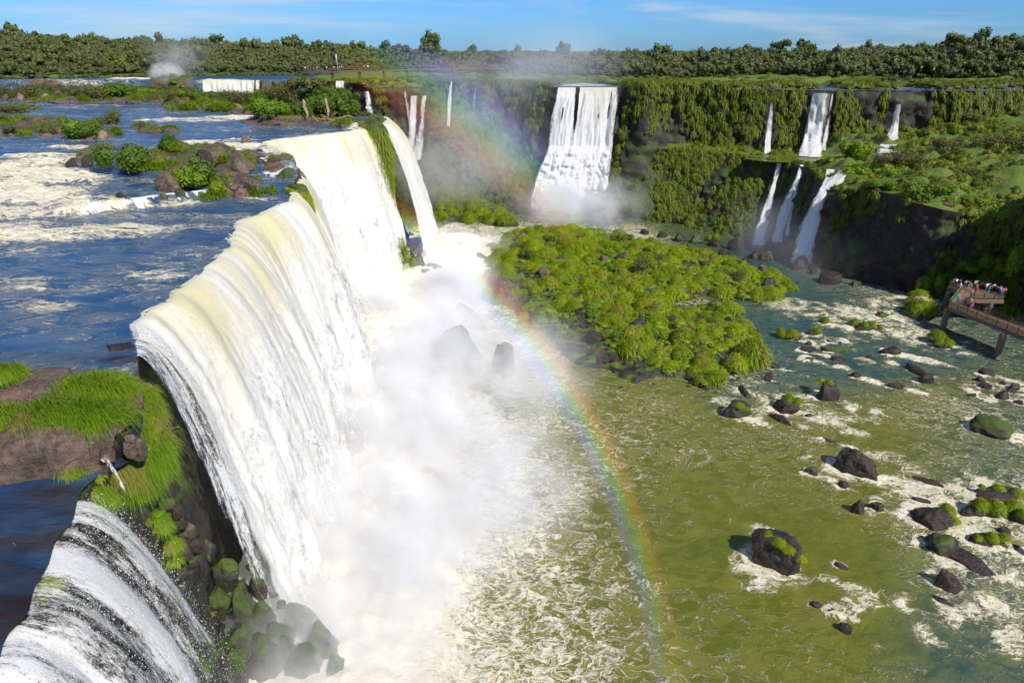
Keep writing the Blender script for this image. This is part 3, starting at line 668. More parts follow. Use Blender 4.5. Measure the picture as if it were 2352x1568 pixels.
curtain('waterfall', EDGE[i_main0-1:i_main0+7], [1.6, 2.2, 2.8, 3.2], 'fall_wisp', 'thin veil of water falling over the dark cliff edge beside the big curtain', dens=.98, seed=5, ends=(1.0, .3), step=.12, nt=130, rough=.4, base=2)
CASC, CPt, CN = curtain('waterfall', np.vstack([EDGE[:2], EDGE[2:i_casc[1]]])[1:], [3.2, 3.4, 3.6, 3.4, 3.0], 'fall_casc', 'thin spraying cascade over dark rock in the lower left corner', dens=1.0, seed=3, fixdir=(1, .1), ends=(1, .8), step=.10, nt=150, rough=.55, denf=cascden, base=4)
plumes(CASC, EDGE[1:i_casc[1]], [3.5, 3.8, 4.0, 3.8, 3.2], 'veil_thin', seed=13, fixdir=(1, .1), ends=(1, .8), step=.14, nt=120, rough=.8, base=4)
MOSSST, _, _ = curtain('waterfall', np.array([at(222, 1066, 29.3), at(236, 1052, 29.5), at(252, 1046, 29.6)]), [1.6, 2.0, 1.6], 'fall_wisp', 'small stream trickling between two grass clumps beside the brown ledge', dens=1.0, seed=4, fixdir=(1, -.35), fixw=.9, ends=(.25, .25), step=.07, nt=110, rough=.3, base=12)
# drops of spray thrown off the thin cascade and off the near edge of the big curtain
def spray(name, cent, spread, size):
    n = len(cent); t = np.array([[1, 0, -.7], [-1, 0, -.7], [0, 1, .7], [0, -1, .7]])
    c = cent+RNG.normal(0, 1, (n, 3))*spread[:, None]; s = size*np.exp(RNG.normal(0, .45, n))
    st = np.stack([s, s, s*1.7], -1)
    V = c[:, None]+t[None]*st[:, None]
    f = np.array([[0, 1, 2], [0, 3, 1], [0, 2, 3], [1, 3, 2]]); Fc = (f[None]+np.arange(n)[:, None, None]*4).reshape(-1, 3)
    ob(name, mesh(name, V.reshape(-1, 3), Fc, [M['drops']], smooth=False), kind='stuff')
def pick(P, n, kmin=.2, smax=None):
    i = RNG.integers(0, P.shape[0] if smax is None else smax, n); j = (P.shape[1]*(kmin+(1-kmin)*RNG.random(n)**.8)).astype(int).clip(0, P.shape[1]-1)
    return P[i, j], (j/P.shape[1])
c, k = pick(CPt, 30000, .25); spray('water_drops', c+np.array([.1, 0, 0]), .05+.55*k**1.3, .009)
c, k = pick(MP, 16000, .22, 12); spray('water_drops', c, .08+.6*k, .011)
def ribbon(name, pts, mat, label, group=None, lift=1.0, names=None, seed=0, dens=1.05, nx=22, bulge=.35, parent=None, lipk=.6):
    """a fall that runs down a cliff: waypoints (u, v, width in pixels) are put on the rock they lie on"""
    W = []
    for q in pts:
        u, v, w = q[:3]
        r = hit(u, v, names)
        if r is None: continue
        d = ray(u, v); d /= np.linalg.norm(d); p = np.array(r[0])-d*(lift if len(q) < 4 else q[3])
        W.append((*p, w/ppm(p)))
    W = np.array(W); Q, L = resample(W, .35); Q = smooth_line(Q, 12)
    # never let the path climb
    Q[:, 2] = np.minimum.accumulate(Q[:, 2])
    fw = -np.stack([Q[:, 0], Q[:, 1]], -1); fw /= np.linalg.norm(fw, axis=1)[:, None]
    ac = np.stack([-fw[:, 1], fw[:, 0], np.zeros(len(Q))], -1); fw3 = np.concatenate([fw, np.zeros((len(Q), 1))], 1)
    X = np.linspace(-1, 1, nx)
    P = Q[:, None, :3]+ac[:, None]*(X[None, :, None]*Q[:, 3][:, None, None]*.5)+fw3[:, None]*((1-X**2)[None, :, None]*Q[:, 3][:, None, None]*.5*bulge)
    S = X[None]*Q[:, 3][:, None]*.5; LL = np.broadcast_to(L[:, None], S.shape)
    d = fbm(xyz(S*.8, LL*.13, seed*9.), 4, 520)*.7+np.abs(fbm(xyz(S*.5, LL*.3, seed*4.), 3, 521))*.6
    P = P+fw3[:, None]*d[..., None]*np.clip(Q[:, 3]/4, .3, 1.4)[:, None, None]*sst(0, 3, L)[:, None, None]
    de = dens-.15-.75*np.abs(X)[None]**2.2+.12*fbm(xyz(S*.6, LL*.15, seed), 2, 522)
    lip = np.exp(-LL/7.0)*lipk
    o = ob(name, mesh(name, P.reshape(-1, 3), gridf(len(Q), nx), [M[mat]], attrs={'dens': de, 'lip': lip}, uv=np.stack([S+seed*13, LL], -1).reshape(-1, 2)), label, 'waterfall', group, parent=parent)
    return o
FC = ('far_cliff', 'terrace_cliff', 'terrace')
def big_fall():
    # two-tier fall in the middle distance: a wide sheet that breaks on a ledge and fans out
    nx = 90; rows = [(201, 1272, 1427, 1.0), (225, 1268, 1426, 2.4), (260, 1260, 1422, 3.6), (300, 1254, 1418, 4.6), (335, 1250, 1416, 5.6), (352, 1246, 1412, 7.5), (385, 1234, 1404, 9.5), (420, 1222, 1400, 11.5), (460, 1212, 1396, 13.5), (505, 1204, 1396, 15)]
    pr = []
    for (v, a, b, off) in rows:
        pr.append([aty(u, v, 240.5-off) for u in np.linspace(a, b, nx)])
    P = np.array(pr)                                       # rows x nx x 3
    n = 150; k = np.linspace(0, len(rows)-1, n)
    P = np.stack([np.stack([np.interp(k, np.arange(len(rows)), P[:, i, c]) for c in range(3)], -1) for i in range(nx)], 0)
    S = np.linspace(0, 24, nx)[:, None]*np.ones((1, n)); L = np.concatenate([np.zeros((nx, 1)), np.cumsum(np.linalg.norm(np.diff(P, axis=1), axis=2), 1)], 1)
    low = sst(17, 26, L+3*fbm(xyz(S*.3, 0, 4.), 2, 543))
    d = fbm(xyz(S*.5, L*.05, 1.), 4, 540)*1.0+fbm(xyz(S*1.3, L*.12, 2.), 4, 541)*.6+fbm(xyz(S*2.2, L*.25, 6.), 3, 544)*.25+np.abs(fbm(xyz(S*.35, L*.25, 3.), 4, 542))*4.0*low
    d *= sst(0, 5, L)
    P[..., 1] -= d
    wob = fbm(xyz(S*.0+3., L*.10, 5.), 3, 545)*.8; nz = .55+.9*fbm(xyz(S*1.5, L*.35, 8.), 3, 546)
    gap = np.exp(-((S-8.6-.05*L+wob)/.62)**2)*sst(20, 5, L)*(.55+.5*nz)+.50*np.exp(-((S-4.4-.05*L-wob)/.45)**2)*sst(20, 4, L)*sst(1, 6, L)*nz+.42*np.exp(-((S-17+.04*L+wob)/.5)**2)*sst(24, 8, L)*sst(1, 7, L)*nz+.40*np.exp(-((S-20.8+.05*L)/.4)**2)*sst(24, 8, L)*nz+.3*np.exp(-((S-13.0+wob)/.4)**2)*sst(24, 8, L)*nz
    de = 1.08-gap*1.2-.75*np.abs(S/12-1)**7+.1*low
    lip = np.exp(-L/7.0)*.8
    ob('waterfall', mesh('waterfall', P.reshape(-1, 3), gridf(nx, n), [M['fall_far']], attrs={'dens': de, 'lip': lip}, uv=np.stack([S, L], -1).reshape(-1, 2)), 'broad two-tier white waterfall breaking on a ledge in the middle distance', 'waterfall')
big_fall()
ribbon('waterfall', [(838, 188, 20), (842, 210, 22), (846, 235, 26), (852, 275, 32)], 'fall_far', 'pale twin-strand waterfall just right of the bushy islet', names=FC, seed=1)
ribbon('waterfall', [(925, 186, 6), (930, 210, 9), (937, 250, 14), (944, 300, 16)], 'fall_thin', 'thin pale strand left of the misty triple fall', names=FC, seed=2, dens=1.1)
ribbon('waterfall', [(951, 184, 23), (951, 220, 26), (948, 270, 32), (945, 320, 34), (942, 372, 40)], 'fall_far', 'widest strand of the misty triple fall under the footbridge', names=FC, seed=3)
ribbon('waterfall', [(977, 186, 10), (974, 220, 16), (969, 270, 27), (963, 330, 37), (957, 366, 45)], 'fall_far', 'slanting right-hand strand of the misty triple fall', names=FC, seed=4)
ribbon('waterfall', [(1037, 187, 8), (1034, 210, 12), (1032, 250, 14), (1030, 290, 17)], 'fall_thin', 'thin slanting fall inside the upper rainbow', names=FC, seed=5, dens=1.15)
ribbon('waterfall', [(1092, 192, 7), (1089, 230, 16), (1087, 270, 22), (1088, 300, 28)], 'fall_thin', 'faint wisp of water left of the dark recess of the far cliff', names=FC, seed=6, dens=.98)
ribbon('waterfall', [(1015, 195, 4), (1015, 230, 6), (1014, 275, 7)], 'fall_wisp', 'faintest thread of water between two misty falls', names=FC, seed=7, dens=.9)
ribbon('waterfall', [(1773, 236, 10), (1770, 262, 16), (1766, 300, 24), (1762, 352, 28)], 'fall_thin', 'narrow broken fall left of the tall right-hand fall', names=FC, seed=8, dens=1.1)
ribbon('waterfall', [(1884, 214, 54), (1881, 240, 56), (1874, 280, 56), (1868, 320, 59), (1862, 358, 75)], 'fall_far', 'tall bright fall dropping to the terrace pool on the right', names=FC, seed=9, lift=1.6, dens=1.2)
ribbon('waterfall', [(1912, 216, 8), (1907, 250, 12), (1900, 290, 16), (1892, 345, 22)], 'fall_thin', 'slim side strand hugging the tall fall above the terrace', names=FC, seed=10)
ribbon('waterfall', [(2068, 210, 13), (2064, 240, 16), (2056, 285, 20), (2050, 312, 40), (2044, 335, 64), (2040, 358, 75)], 'fall_thin', 'narrow fall on the far right that fans out at its foot', names=FC, seed=11, dens=1.25, lift=1.4)
ribbon('waterfall', [(1790, 374, 21), (1783, 405, 18), (1774, 440, 20), (1762, 480, 35), (1750, 520, 45), (1742, 562, 59)], 'fall_thin', 'leftmost of the three slanting cascades below the terrace', names=FC, seed=12, dens=1.12, lift=1.4)
ribbon('waterfall', [(1842, 378, 13), (1832, 410, 18), (1822, 440, 32), (1808, 470, 40), (1795, 510, 35), (1783, 555, 35), (1776, 590, 40)], 'fall_thin', 'middle one of the three slanting cascades below the terrace', names=FC, seed=13, dens=1.2, lift=1.4)
ribbon('waterfall', [(1822, 470, 13), (1814, 500, 16), (1806, 540, 24), (1800, 590, 27)], 'fall_wisp', 'thin branch beside the middle slanting cascade', names=FC, seed=14, dens=1.15, lift=1.6)
ribbon('waterfall', [(1952, 390, 67), (1925, 410, 54), (1905, 432, 45), (1888, 455, 59), (1872, 490, 67), (1858, 530, 72), (1846, 570, 75), (1838, 602, 81)], 'fall_far', 'broad slanting cascade pouring past the dark overhang on the right', names=FC, seed=15, dens=1.15, lift=1.6)
ribbon('waterfall', [(1908, 388, 29), (1904, 408, 27), (1894, 432, 29), (1888, 450, 35)], 'fall_thin', 'short chute joining the broad slanting cascade from above', names=FC, seed=16, dens=1.2, lift=1.5)
ribbon('waterfall', [(2066, 470, 3), (2060, 495, 5), (2052, 530, 4)], 'fall_wisp', 'thread of water dripping off the dark mossy overhang', names=FC, seed=17, dens=.95, lift=.8)
# far left: the short wide fall beyond the scrub, with its narrow neighbour
def block_fall(u0, u1, v0, v1, y, label, seed, group=None):
    nx = max(8, int((u1-u0)*.5)); n = 30
    P = np.array([[aty(u, v, y-.6-1.6*((v-v0)/(v1-v0))) for v in np.linspace(v0, v1, n)] for u in np.linspace(u0, u1, nx)])
    S = np.linspace(0, (u1-u0)*.18, nx)[:, None]*np.ones((1, n)); L = P[:, :1, 2]-P[..., 2]
    P[..., 1] -= (fbm(xyz(S*.9, L*.2, seed), 3, 550)*.9+.3)*sst(0, 2, L)
    ob('waterfall', mesh('waterfall', P.reshape(-1, 3), gridf(nx, n), [M['fall' if y > 280 else 'fall_thin']], attrs={'dens': np.full(P.shape[:2], 1.1 if y > 280 else .95), 'lip': np.exp(-L/3)}, uv=np.stack([S+seed*7, L], -1).reshape(-1, 2)), label, 'waterfall', group)
block_fall(466, 584, 184.5, 219, 287.2, 'short wide cream waterfall beyond the scrubby islands', 1)
block_fall(588, 596, 184.5, 214, 287.2, 'narrow strand right of the short wide waterfall', 2)
block_fall(706, 732, 186, 192, 262, 'white water spilling at the canyon head behind the bushy islet', 3)
block_fall(772, 790, 186, 212, 252, 'small white fall seen just above the islet treetops', 4)
# low rapids steps of the upper river
def step_fall(pts, h, label, seed, run=1.2, group='low cascades of the upper river', world=None):
    W = list(world or [])
    for (u, v) in pts:
        z = 32.0
        for _ in range(6): p = at(u, v, z); z = float(zU(p[0], p[1]))
        W.append((p[0], p[1], z))
    Q, s = resample(np.array(W), .25); n = normals(smooth_line(Q.copy(), 8)); n = np.where((n[:, 1] > 0)[:, None], -n, n)
    k = np.linspace(0, 1, 26); off = run*k; P = np.stack([Q[:, 0, None]+n[:, 0, None]*off-.5*n[:, 0, None], Q[:, 1, None]+n[:, 1, None]*off-.5*n[:, 1, None], Q[:, 2, None]+.12-h*k**2+0*off], -1)
    S = s[:, None]*np.ones((1, 26)); L = np.ones((len(Q), 1))*k*(h+run)
    P += np.stack([n[:, 0, None]*1, n[:, 1, None]*1, 0*n[:, 0, None]], -1)*((fbm(xyz(S*1.2, L*.4, seed), 3, 560)*.5)*k)[..., None]
    de = 1.0+.45*fbm(xyz(S*.5, 0, seed), 2, 561)-.5*sst(1.0, .0, np.minimum(S, s[-1]-S))
    ob('waterfall', mesh('waterfall', P.reshape(-1, 3), gridf(len(Q), 26), [M['fall_thin']], attrs={'dens': de, 'lip': 0*L}, uv=np.stack([S*1.5+seed*11, L*1.5], -1).reshape(-1, 2)), label, 'waterfall', group)
step_fall([], 1.45, 'low cascade over dark ledge below the dark pool', 21, 1.9, world=[(x, 88+(x+53)*.75+1.9+.5*math.sin(x*1.3), 31.62) for x in np.arange(-55.5, -40, 1.5)])
step_fall([(150, 352), (190, 350), (240, 350)], 2.0, 'white step of rapids pouring round a dark boulder', 22, 5.0)
step_fall([(0, 356), (60, 354), (120, 352)], 2.0, 'long white step of rapids at the left edge', 23, 5.0)
step_fall([(440, 326), (500, 323), (560, 326), (590, 328)], 1.1, 'fringed white ledge above the dead branches', 24, 2.5)
step_fall([(600, 392), (622, 397), (640, 404)], .7, 'white chute between the two brown rock ledges', 25, 2.2)
# ------------------------------------------------------------------ plants
def blades(root, dirn, length, width, droop, rng, sweep=(0, 0, 0)):
    n = len(root); up = np.array([0, 0, 1.0])
    side = np.cross(dirn, up+rng.normal(0, .35, (n, 3))); side /= np.linalg.norm(side, axis=1)[:, None]+1e-9
    L = length[:, None]; dr = (droop*length)[:, None]*np.array([[0, 0, -1.0]])+np.array([sweep])*L
    p1 = root+dirn*L*.55+dr*.22; p2 = root+dirn*L*.9+dr
    w = width[:, None]*side
    V = np.stack([root-w*.5, root+w*.5, p1-w*.42, p1+w*.42, p2], 1).reshape(-1, 3)
    o = np.arange(n)[:, None]*5
    return V, [o+np.array([[0, 1, 3, 2]]), o+np.array([[2, 3, 4]])]
def mound(seed, n=420, R=1.0, H=.95, length=.55, width=.055, droop=.75, sweep=(0, 0, 0), core=.86, upb=.25, lobes=3):
    """a rounded tussock: a lumpy body wrapped in overlapping drooping blades"""
    r = np.random.default_rng(seed); Vi, Fi = ICO[3]; keep = Vi[:, 2] > -.25
    q = Vi.copy(); lump = 1+.42*fbm(q*1.3+seed, 3, seed)
    body = q*lump[:, None]*np.array([R, R, H])*core
    Fi = Fi[keep[Fi].all(1)]
    z = r.random(n)**.8*1.12-.12; a = r.random(n)*2*math.pi; s = np.sqrt(np.clip(1-z*z, 0, 1))
    d = np.stack([s*np.cos(a), s*np.sin(a), z], -1)
    lp = 1+.42*fbm(d*1.3+seed, 3, seed)
    root = d*lp[:, None]*np.array([R, R, H])*core*.93
    dn = d+np.array([0, 0, upb])+r.normal(0, .28, (n, 3)); dn /= np.linalg.norm(dn, axis=1)[:, None]
    L = length*R*np.exp(r.normal(0, .25, n))
    Vb, Fb = blades(root, dn, L, width*R*np.exp(r.normal(0, .2, n)), droop*np.ones(n), r, sweep)
    t = np.clip(np.repeat(r.random(n), 5)*.75+.25*np.tile([0, 0, .6, .6, 1], n), 0, 1)
    V, Fc, T = join([(body, [Fi], .15+.25*np.abs(vn(body*2.5, seed))), (Vb, Fb, t)])
    return V, Fc, T
def bush_geo(seed, n=900, R=1.0, H=.8, leaf=.13, lobes=7, flat=0.6, loose=.35, core=True):
    r = np.random.default_rng(seed); parts = []
    c = r.normal(0, .42, (lobes, 3))*np.array([R, R, H*.5])+np.array([0, 0, H*.62]); rad = R*(.34+.24*r.random(lobes))
    k = r.integers(0, lobes, n); d = r.normal(0, 1, (n, 3)); d /= np.linalg.norm(d, axis=1)[:, None]
    p = c[k]+d*rad[k][:, None]*(1-loose*r.random(n)**2)[:, None]*np.array([1, 1, H/R])*(1+.25*r.normal(0, 1, n)[:, None]*loose)
    p[:, 2] = np.abs(p[:, 2])
    nr = d+r.normal(0, .55, (n, 3))+np.array([0, 0, .35]); nr /= np.linalg.norm(nr, axis=1)[:, None]
    a = np.cross(nr, r.normal(0, 1, (n, 3))); a /= np.linalg.norm(a, axis=1)[:, None]; b = np.cross(nr, a)
    s = (leaf*R*np.exp(r.normal(0, .3, n)))[:, None]
    V = np.stack([p-a*s*.9, p-b*s*flat+nr*s*.15, p+a*s*.9, p+b*s*flat+nr*s*.15], 1).reshape(-1, 3)
    t = np.repeat(np.clip(r.random(n)*.8+.15*(k % 3), 0, 1), 4)
    parts.append((V, [np.arange(n*4).reshape(-1, 4)], t))
    if core:
        Vi, Fi = ICO[2]
        for i in range(lobes):
            q = c[i]+Vi*rad[i]*.72*np.array([1, 1, H/R]); parts.append((q, [Fi], np.full(len(q), .12)))
    return join(parts)
def stems_geo(seed, n=7, R=1.0, H=.8, w=.03):
    r = np.random.default_rng(seed); parts = []
    for i in range(n):
        a = r.random()*6.28; q = np.array([0, 0, -.05]); d = np.array([math.cos(a)*.5, math.sin(a)*.5, 1.0]); P = [q]
        for k in range(4):
            q = q+d*H*.27+r.normal(0, .05, 3)*R; P.append(q)
        parts.append(tube(np.array(P), np.linspace(w, w*.35, 5)*R, 5))
    V, Fc, _ = join(parts); return V, Fc
CACHE = {}
def mound_mesh(kind, i):
    k = (kind, i)
    if k not in CACHE:
        kw = {'island': dict(n=900, length=.50, width=.040, droop=.9, sweep=(.1, -.1, 0)), 'tuft': dict(n=420, length=.95, width=.05, droop=.55, H=.75, core=.6, upb=.7),
              'small': dict(n=190, length=.6, width=.10, droop=.7)}[kind]
        mat = {'island': 'moss_grass', 'tuft': 'grass', 'small': 'moss_grass'}[kind]
        V, Fc, T = mound(i*13+len(kind), **kw); CACHE[k] = mesh('grass_'+kind, V, Fc, [M[mat]], attrs={'tint': T})
    return CACHE[k]
def bush_mesh(kind, i):
    k = ('b'+kind, i)
    if k not in CACHE:
        V, Fc, T = bush_geo(i*7+3, n={'olive': 2400, 'bush': 2600, 'bright': 2600}[kind], leaf={'olive': .048, 'bush': .068, 'bright': .064}[kind], loose={'olive': .7, 'bush': .4, 'bright': .45}[kind], core=kind != 'olive')
        V2, F2 = stems_geo(i+5, 14 if kind == 'olive' else 6)
        CACHE[k] = (mesh('foliage', V, Fc, [M[{'olive': 'olive', 'bush': 'bush', 'bright': 'bush_bright'}[kind]]], attrs={'tint': T}), mesh('stems', V2, F2, [M['bark']]))
    return CACHE[k]
def put_mound(kind, i, p, r, label, cat='grass', group=None, h=1.0, name='grass_tussock'):
    return ob(name, mound_mesh(kind, i), label, cat, group, loc=p, rot=(0, 0, (i*1.7) % 6.28), scale=(r, r, r*h))
def put_bush(kind, i, p, r, label, cat='bush', group=None, h=1.0):
    e = ob('bush', None, label, cat, group, loc=p, rot=(0, 0, (i*2.3) % 6.28), scale=(r, r, r*h))
    a, b = bush_mesh(kind, i % 4); ob('foliage', a, parent=e); ob('stem', b, parent=e)
    return e
# ------------------------------------------------------------------ rocks
def rock_geo(seed, dims, sub=4, cuts=13, rough=.30):
    r = np.random.default_rng(seed); V, Fc = ICO[sub]; V = V.copy()
    V = V*(1+rough*fbm(V*1.2+seed*3.1, 4, seed))[:, None]
    for k in range(cuts):
        n = r.normal(0, 1, 3); n[2] = n[2]*.6+.15; n /= np.linalg.norm(n); h = .52+.30*r.random()
        d = V@n; V = V-np.clip(d-h, 0, None)[:, None]*n*.92
    V = V+V/np.linalg.norm(V, axis=1)[:, None]*(.13*fbm(V*3.2+seed, 4, seed+5)+.06*fbm(V*9+seed, 3, seed+9))[:, None]
    return V*np.array(dims), Fc
def rock_at(u0, v0, u1, v1, label, mat='rock', seed=0, z=0.0, cat='rock', group=None, el=.8, rot=None, names=None, low=1.0, name='boulder', sub=4):
    """a boulder filling the pixel box u0..v1, its foot on the water or ground"""
    if names:
        r = hit((u0+u1)/2, v1-(v1-v0)*.15, names); z = r[0][2] if r else z
    uc = (u0+u1)/2; p = at(uc, v1, z); k = ppm(p); d = ray(uc, v1); d /= np.linalg.norm(d); sd = -d[2]; cd = math.sqrt(1-sd*sd)
    w = (u1-u0)/k; dep = w*el
    fp = dep*sd*k
    if fp > (v1-v0)*.8: dep = (v1-v0)*.8/(sd*k); fp = (v1-v0)*.8
    h = max(.10*w, ((v1-v0)-fp*.55)/(k*cd))*low
    c = at(uc, v1-fp*.45, z)
    if group == RG: WAKES.append((c[0], c[1], w))
    V, Fc = rock_geo(seed, (w/2*1.04, dep/2*1.06, h*1.0), sub)
    rt = (seed*1.3 % .6-.3) if rot is None else rot
    if group == RG: ROCKB.append(bvh(V@rz(rt).T+np.array([c[0], c[1], z-.02*h]), Fc))
    return ob(name, mesh(name, V, Fc, [M[mat]]), label, cat, group, loc=(c[0], c[1], z-.02*h), rot=(0, 0, rt)), c, w, h
def rock_line(u0, v0, u1, v1, wpx, label, mat='rock', seed=0, z=0.0, h=.5, cat='rock', group=None, name='boulder'):
    a, b = at(u0, v0, z), at(u1, v1, z); c = (a+b)/2; L = np.linalg.norm(b-a); w = wpx/ppm(c)
    if group == RG: WAKES.append((c[0], c[1], w*1.6))
    V, Fc = rock_geo(seed, (L/2*1.05, w/2, h), 4)
    return ob(name, mesh(name, V, Fc, [M[mat]]), label, cat, group, loc=(c[0], c[1], z), rot=(0, 0, math.atan2(b[1]-a[1], b[0]-a[0])))
def A(x, y): return 1550.3+x*.3408, 516.8+y*.3408           # two enlarged views of the lower river
def B(x, y): return 1550.3+x*.3593, 1004.9+y*.3593
def bx(f, x0, x1, y0, y1): return (*f(x0, y0), *f(x1, y1))
RG = 'boulders in the lower river'
def tuft_on(f, x, y, wpx, label, kind='island', seed=0, z=.3, group='grass on river boulders', h=1.0):
    u, v = f(x, y); p = at(u, v, z); d = ray(u, v); d = Vector(d/np.linalg.norm(d)); best = 1e9
    for b in ROCKB:
        q = b.ray_cast(Vector((0, 0, CZ)), d)
        if q[0] is not None and q[3] < best: best = q[3]; p = np.array(q[0])
    r = wpx*(.3408 if f is A else .3593)/ppm(p)/2
    put_mound(kind, seed % 5, (p[0], p[1], p[2]-.15*r), r*.88, label, group=group, h=h)
def river_rocks():
    R = rock_at
    R(*bx(A, 665, 850, 700, 775), 'low dark rock almost hidden under a wide grass clump by the island', seed=1, group=RG)
    tuft_on(A, 715, 728, 90, 'left half of the wide grass clump just right of the island channel', seed=1, z=.8); tuft_on(A, 790, 735, 95, 'right half of the wide grass clump just right of the island channel', seed=2, z=.8)
    R(*bx(A, 870, 990, 700, 750), 'dark rock with one round grass ball on top', seed=2, group=RG); tuft_on(A, 957, 715, 68, 'round grass ball standing on a dark rock in the blue shallows', seed=3, z=.7)
    R(*bx(A, 970, 1045, 630, 670), 'small dark rock at the head of the white rapids', seed=3, group=RG); tuft_on(A, 1010, 640, 66, 'small round grass ball at the head of the white rapids', seed=4, z=.6)
    R(*bx(A, 1175, 1400, 645, 715), 'long low rock carrying a row of grass balls in the rapids', seed=4, group=RG, el=.4)
    tuft_on(A, 1215, 655, 78, 'tallest grass ball of the row in the rapids', seed=0, z=.8); tuft_on(A, 1280, 672, 60, 'middle grass ball of the row in the rapids', seed=1, z=.5); tuft_on(A, 1335, 680, 58, 'low grass ball of the row in the rapids', seed=2, z=.5); tuft_on(A, 1382, 682, 42, 'right end grass ball of the row in the rapids', seed=3, z=.5)
    R(*bx(A, 1705, 1870, 765, 840), 'dark rock under two grass balls at the right end of the rapids', seed=5, group=RG); tuft_on(A, 1762, 745, 118, 'upper large grass ball at the right end of the rapids', seed=4, z=1.3); tuft_on(A, 1838, 790, 86, 'lower grass ball at the right end of the rapids', seed=0, z=1.2); tuft_on(A, 1790, 790, 70, 'small grass ball between its two neighbours at the end of the rapids', seed=2, z=1.0)
    R(*bx(A, 1340, 1450, 575, 622), 'dark rounded rock splashed by the white rapids', 'rock_moss', 6, group=RG)
    R(*bx(A, 870, 918, 775, 812), 'small dark stone under a tiny grass ball', seed=7, group=RG); tuft_on(A, 902, 775, 46, 'tiny grass ball on a small stone in the shallows', seed=1, z=.4)
    R(*bx(A, 835, 948, 808, 862), 'flat dark rock left of the mossy slabs', seed=8, group=RG); R(*bx(A, 970, 1175, 812, 864), 'wide flat mossy slab in the blue shallows', 'rock_moss', 9, group=RG, el=.5)
    R(*bx(A, 1390, 1535, 818, 882), 'smooth dark rock at the lower edge of the rapids', seed=10, group=RG); R(*bx(A, 845, 955, 868, 922), 'nearly sunken mossy rock in the blue shallows', 'rock_moss', 11, group=RG, low=.6); R(*bx(A, 1045, 1155, 880, 922), 'flat brown rock below the wide mossy slab', seed=12, group=RG)
    R(*bx(A, 1285, 1345, 868, 900), 'small stone at the tail of the rapids', seed=13, group=RG); R(*bx(A, 1015, 1060, 768, 795), 'small black stone between the grass balls', seed=14, group=RG)
    R(*bx(A, 1168, 1264, 978, 1038), 'round jagged rock alone in the middle of the shallows', seed=15, group=RG)
    rock_line(*A(1530, 930), *A(1760, 1050), 30, 'long diagonal row of joined rocks in the right shallows', seed=16, group=RG, h=1.0); R(*bx(A, 1625, 1765, 990, 1072), 'lumpy black rock at the lower end of the diagonal rocks', seed=17, group=RG)
    R(*bx(A, 1435, 1545, 1052, 1106), 'black rock trailing a submerged shelf', seed=18, group=RG)
    R(*bx(A, 930, 1095, 1050, 1186), 'tall leaning boulder with a grass cap', seed=19, group=RG, el=.6, low=1.15); tuft_on(A, 985, 1050, 62, 'left grass tuft on the tall leaning boulder', seed=2, z=2.1); tuft_on(A, 1040, 1060, 56, 'right grass tuft on the tall leaning boulder', seed=3, z=1.8)
    R(*bx(A, 632, 862, 1160, 1284), 'rounded boulder with foam behind it and grass on top', seed=20, group=RG, low=1.1); tuft_on(A, 765, 1165, 90, 'grass tuft on top of the rounded boulder', seed=4, z=2.0); tuft_on(A, 828, 1185, 78, 'grass tuft hanging over the right side of the rounded boulder', seed=0, z=1.7)
    R(*bx(A, 290, 512, 1182, 1312), 'wet black boulder in a collar of foam', seed=21, group=RG, low=1.1); tuft_on(A, 430, 1210, 84, 'grass patch on the shoulder of the wet black boulder', seed=1, z=1.7, h=.6); tuft_on(A, 478, 1236, 66, 'smaller grass patch on the right end of the wet black boulder', seed=2, z=1.3, h=.6)
    rock_line(*A(640, 1285), *A(790, 1352), 26, 'sloping wet slab below the rounded boulder', seed=22, group=RG, h=.8); R(*bx(A, 862, 940, 1268, 1302), 'small slab lying in white foam', seed=23, group=RG); rock_line(*A(950, 1425), *A(1100, 1478), 18, 'long thin wet rock in the foam streaks', seed=24, group=RG, h=.5)
    R(*bx(A, 2000, 2300, 1255, 1430), 'big flat brown boulder near the right edge', 'rock_moss', 25, group=RG, low=.8)
    for j, (a, b, c, d, l) in enumerate([(2045, 2175, 968, 1026, 'flat stone highest of the cluster at the right edge'), (2010, 2092, 1005, 1058, 'leftmost rounded stone of the right-edge cluster'), (2042, 2148, 1060, 1108, 'brown stone in the middle of the right-edge cluster'), (2152, 2262, 1108, 1172, 'dark loaf-shaped stone of the right-edge cluster'), (2258, 2334, 1062, 1112, 'shiny black stone at the right of the cluster'), (2178, 2238, 1045, 1080, 'small black stone above the loaf-shaped one'), (2225, 2300, 1098, 1132, 'low stone between the loaf-shaped and shiny ones'), (1968, 2040, 1128, 1158, 'thin sunken stone left of the right-edge cluster'), (2278, 2360, 1168, 1208, 'stone cut by the right edge below the cluster')]):
        R(*bx(A, a, b, c, d), l, seed=30+j, group=RG)
    R(*bx(A, 620, 722, 925, 972), 'low dark rock beside the island tip', seed=40, group=RG); R(*bx(A, 592, 668, 988, 1052), 'dark rock close under the island tip', seed=41, group=RG); rock_line(*A(425, 1080), *A(505, 1180), 26, 'smooth dark slab at the island waterline', seed=42, group=RG, h=1.0)
    # nearer boulders
    R(*bx(B, 1000, 1315, 78, 258), 'big pyramid-shaped brown boulder in the current', seed=50, group=RG, low=1.15, sub=5); R(*bx(B, 815, 912, 180, 248), 'small mossy stone left of the pyramid boulder', 'rock_moss', 51, group=RG); R(*bx(B, 1022, 1124, 262, 332), 'wet stone in the foam under the pyramid boulder', seed=52, group=RG)
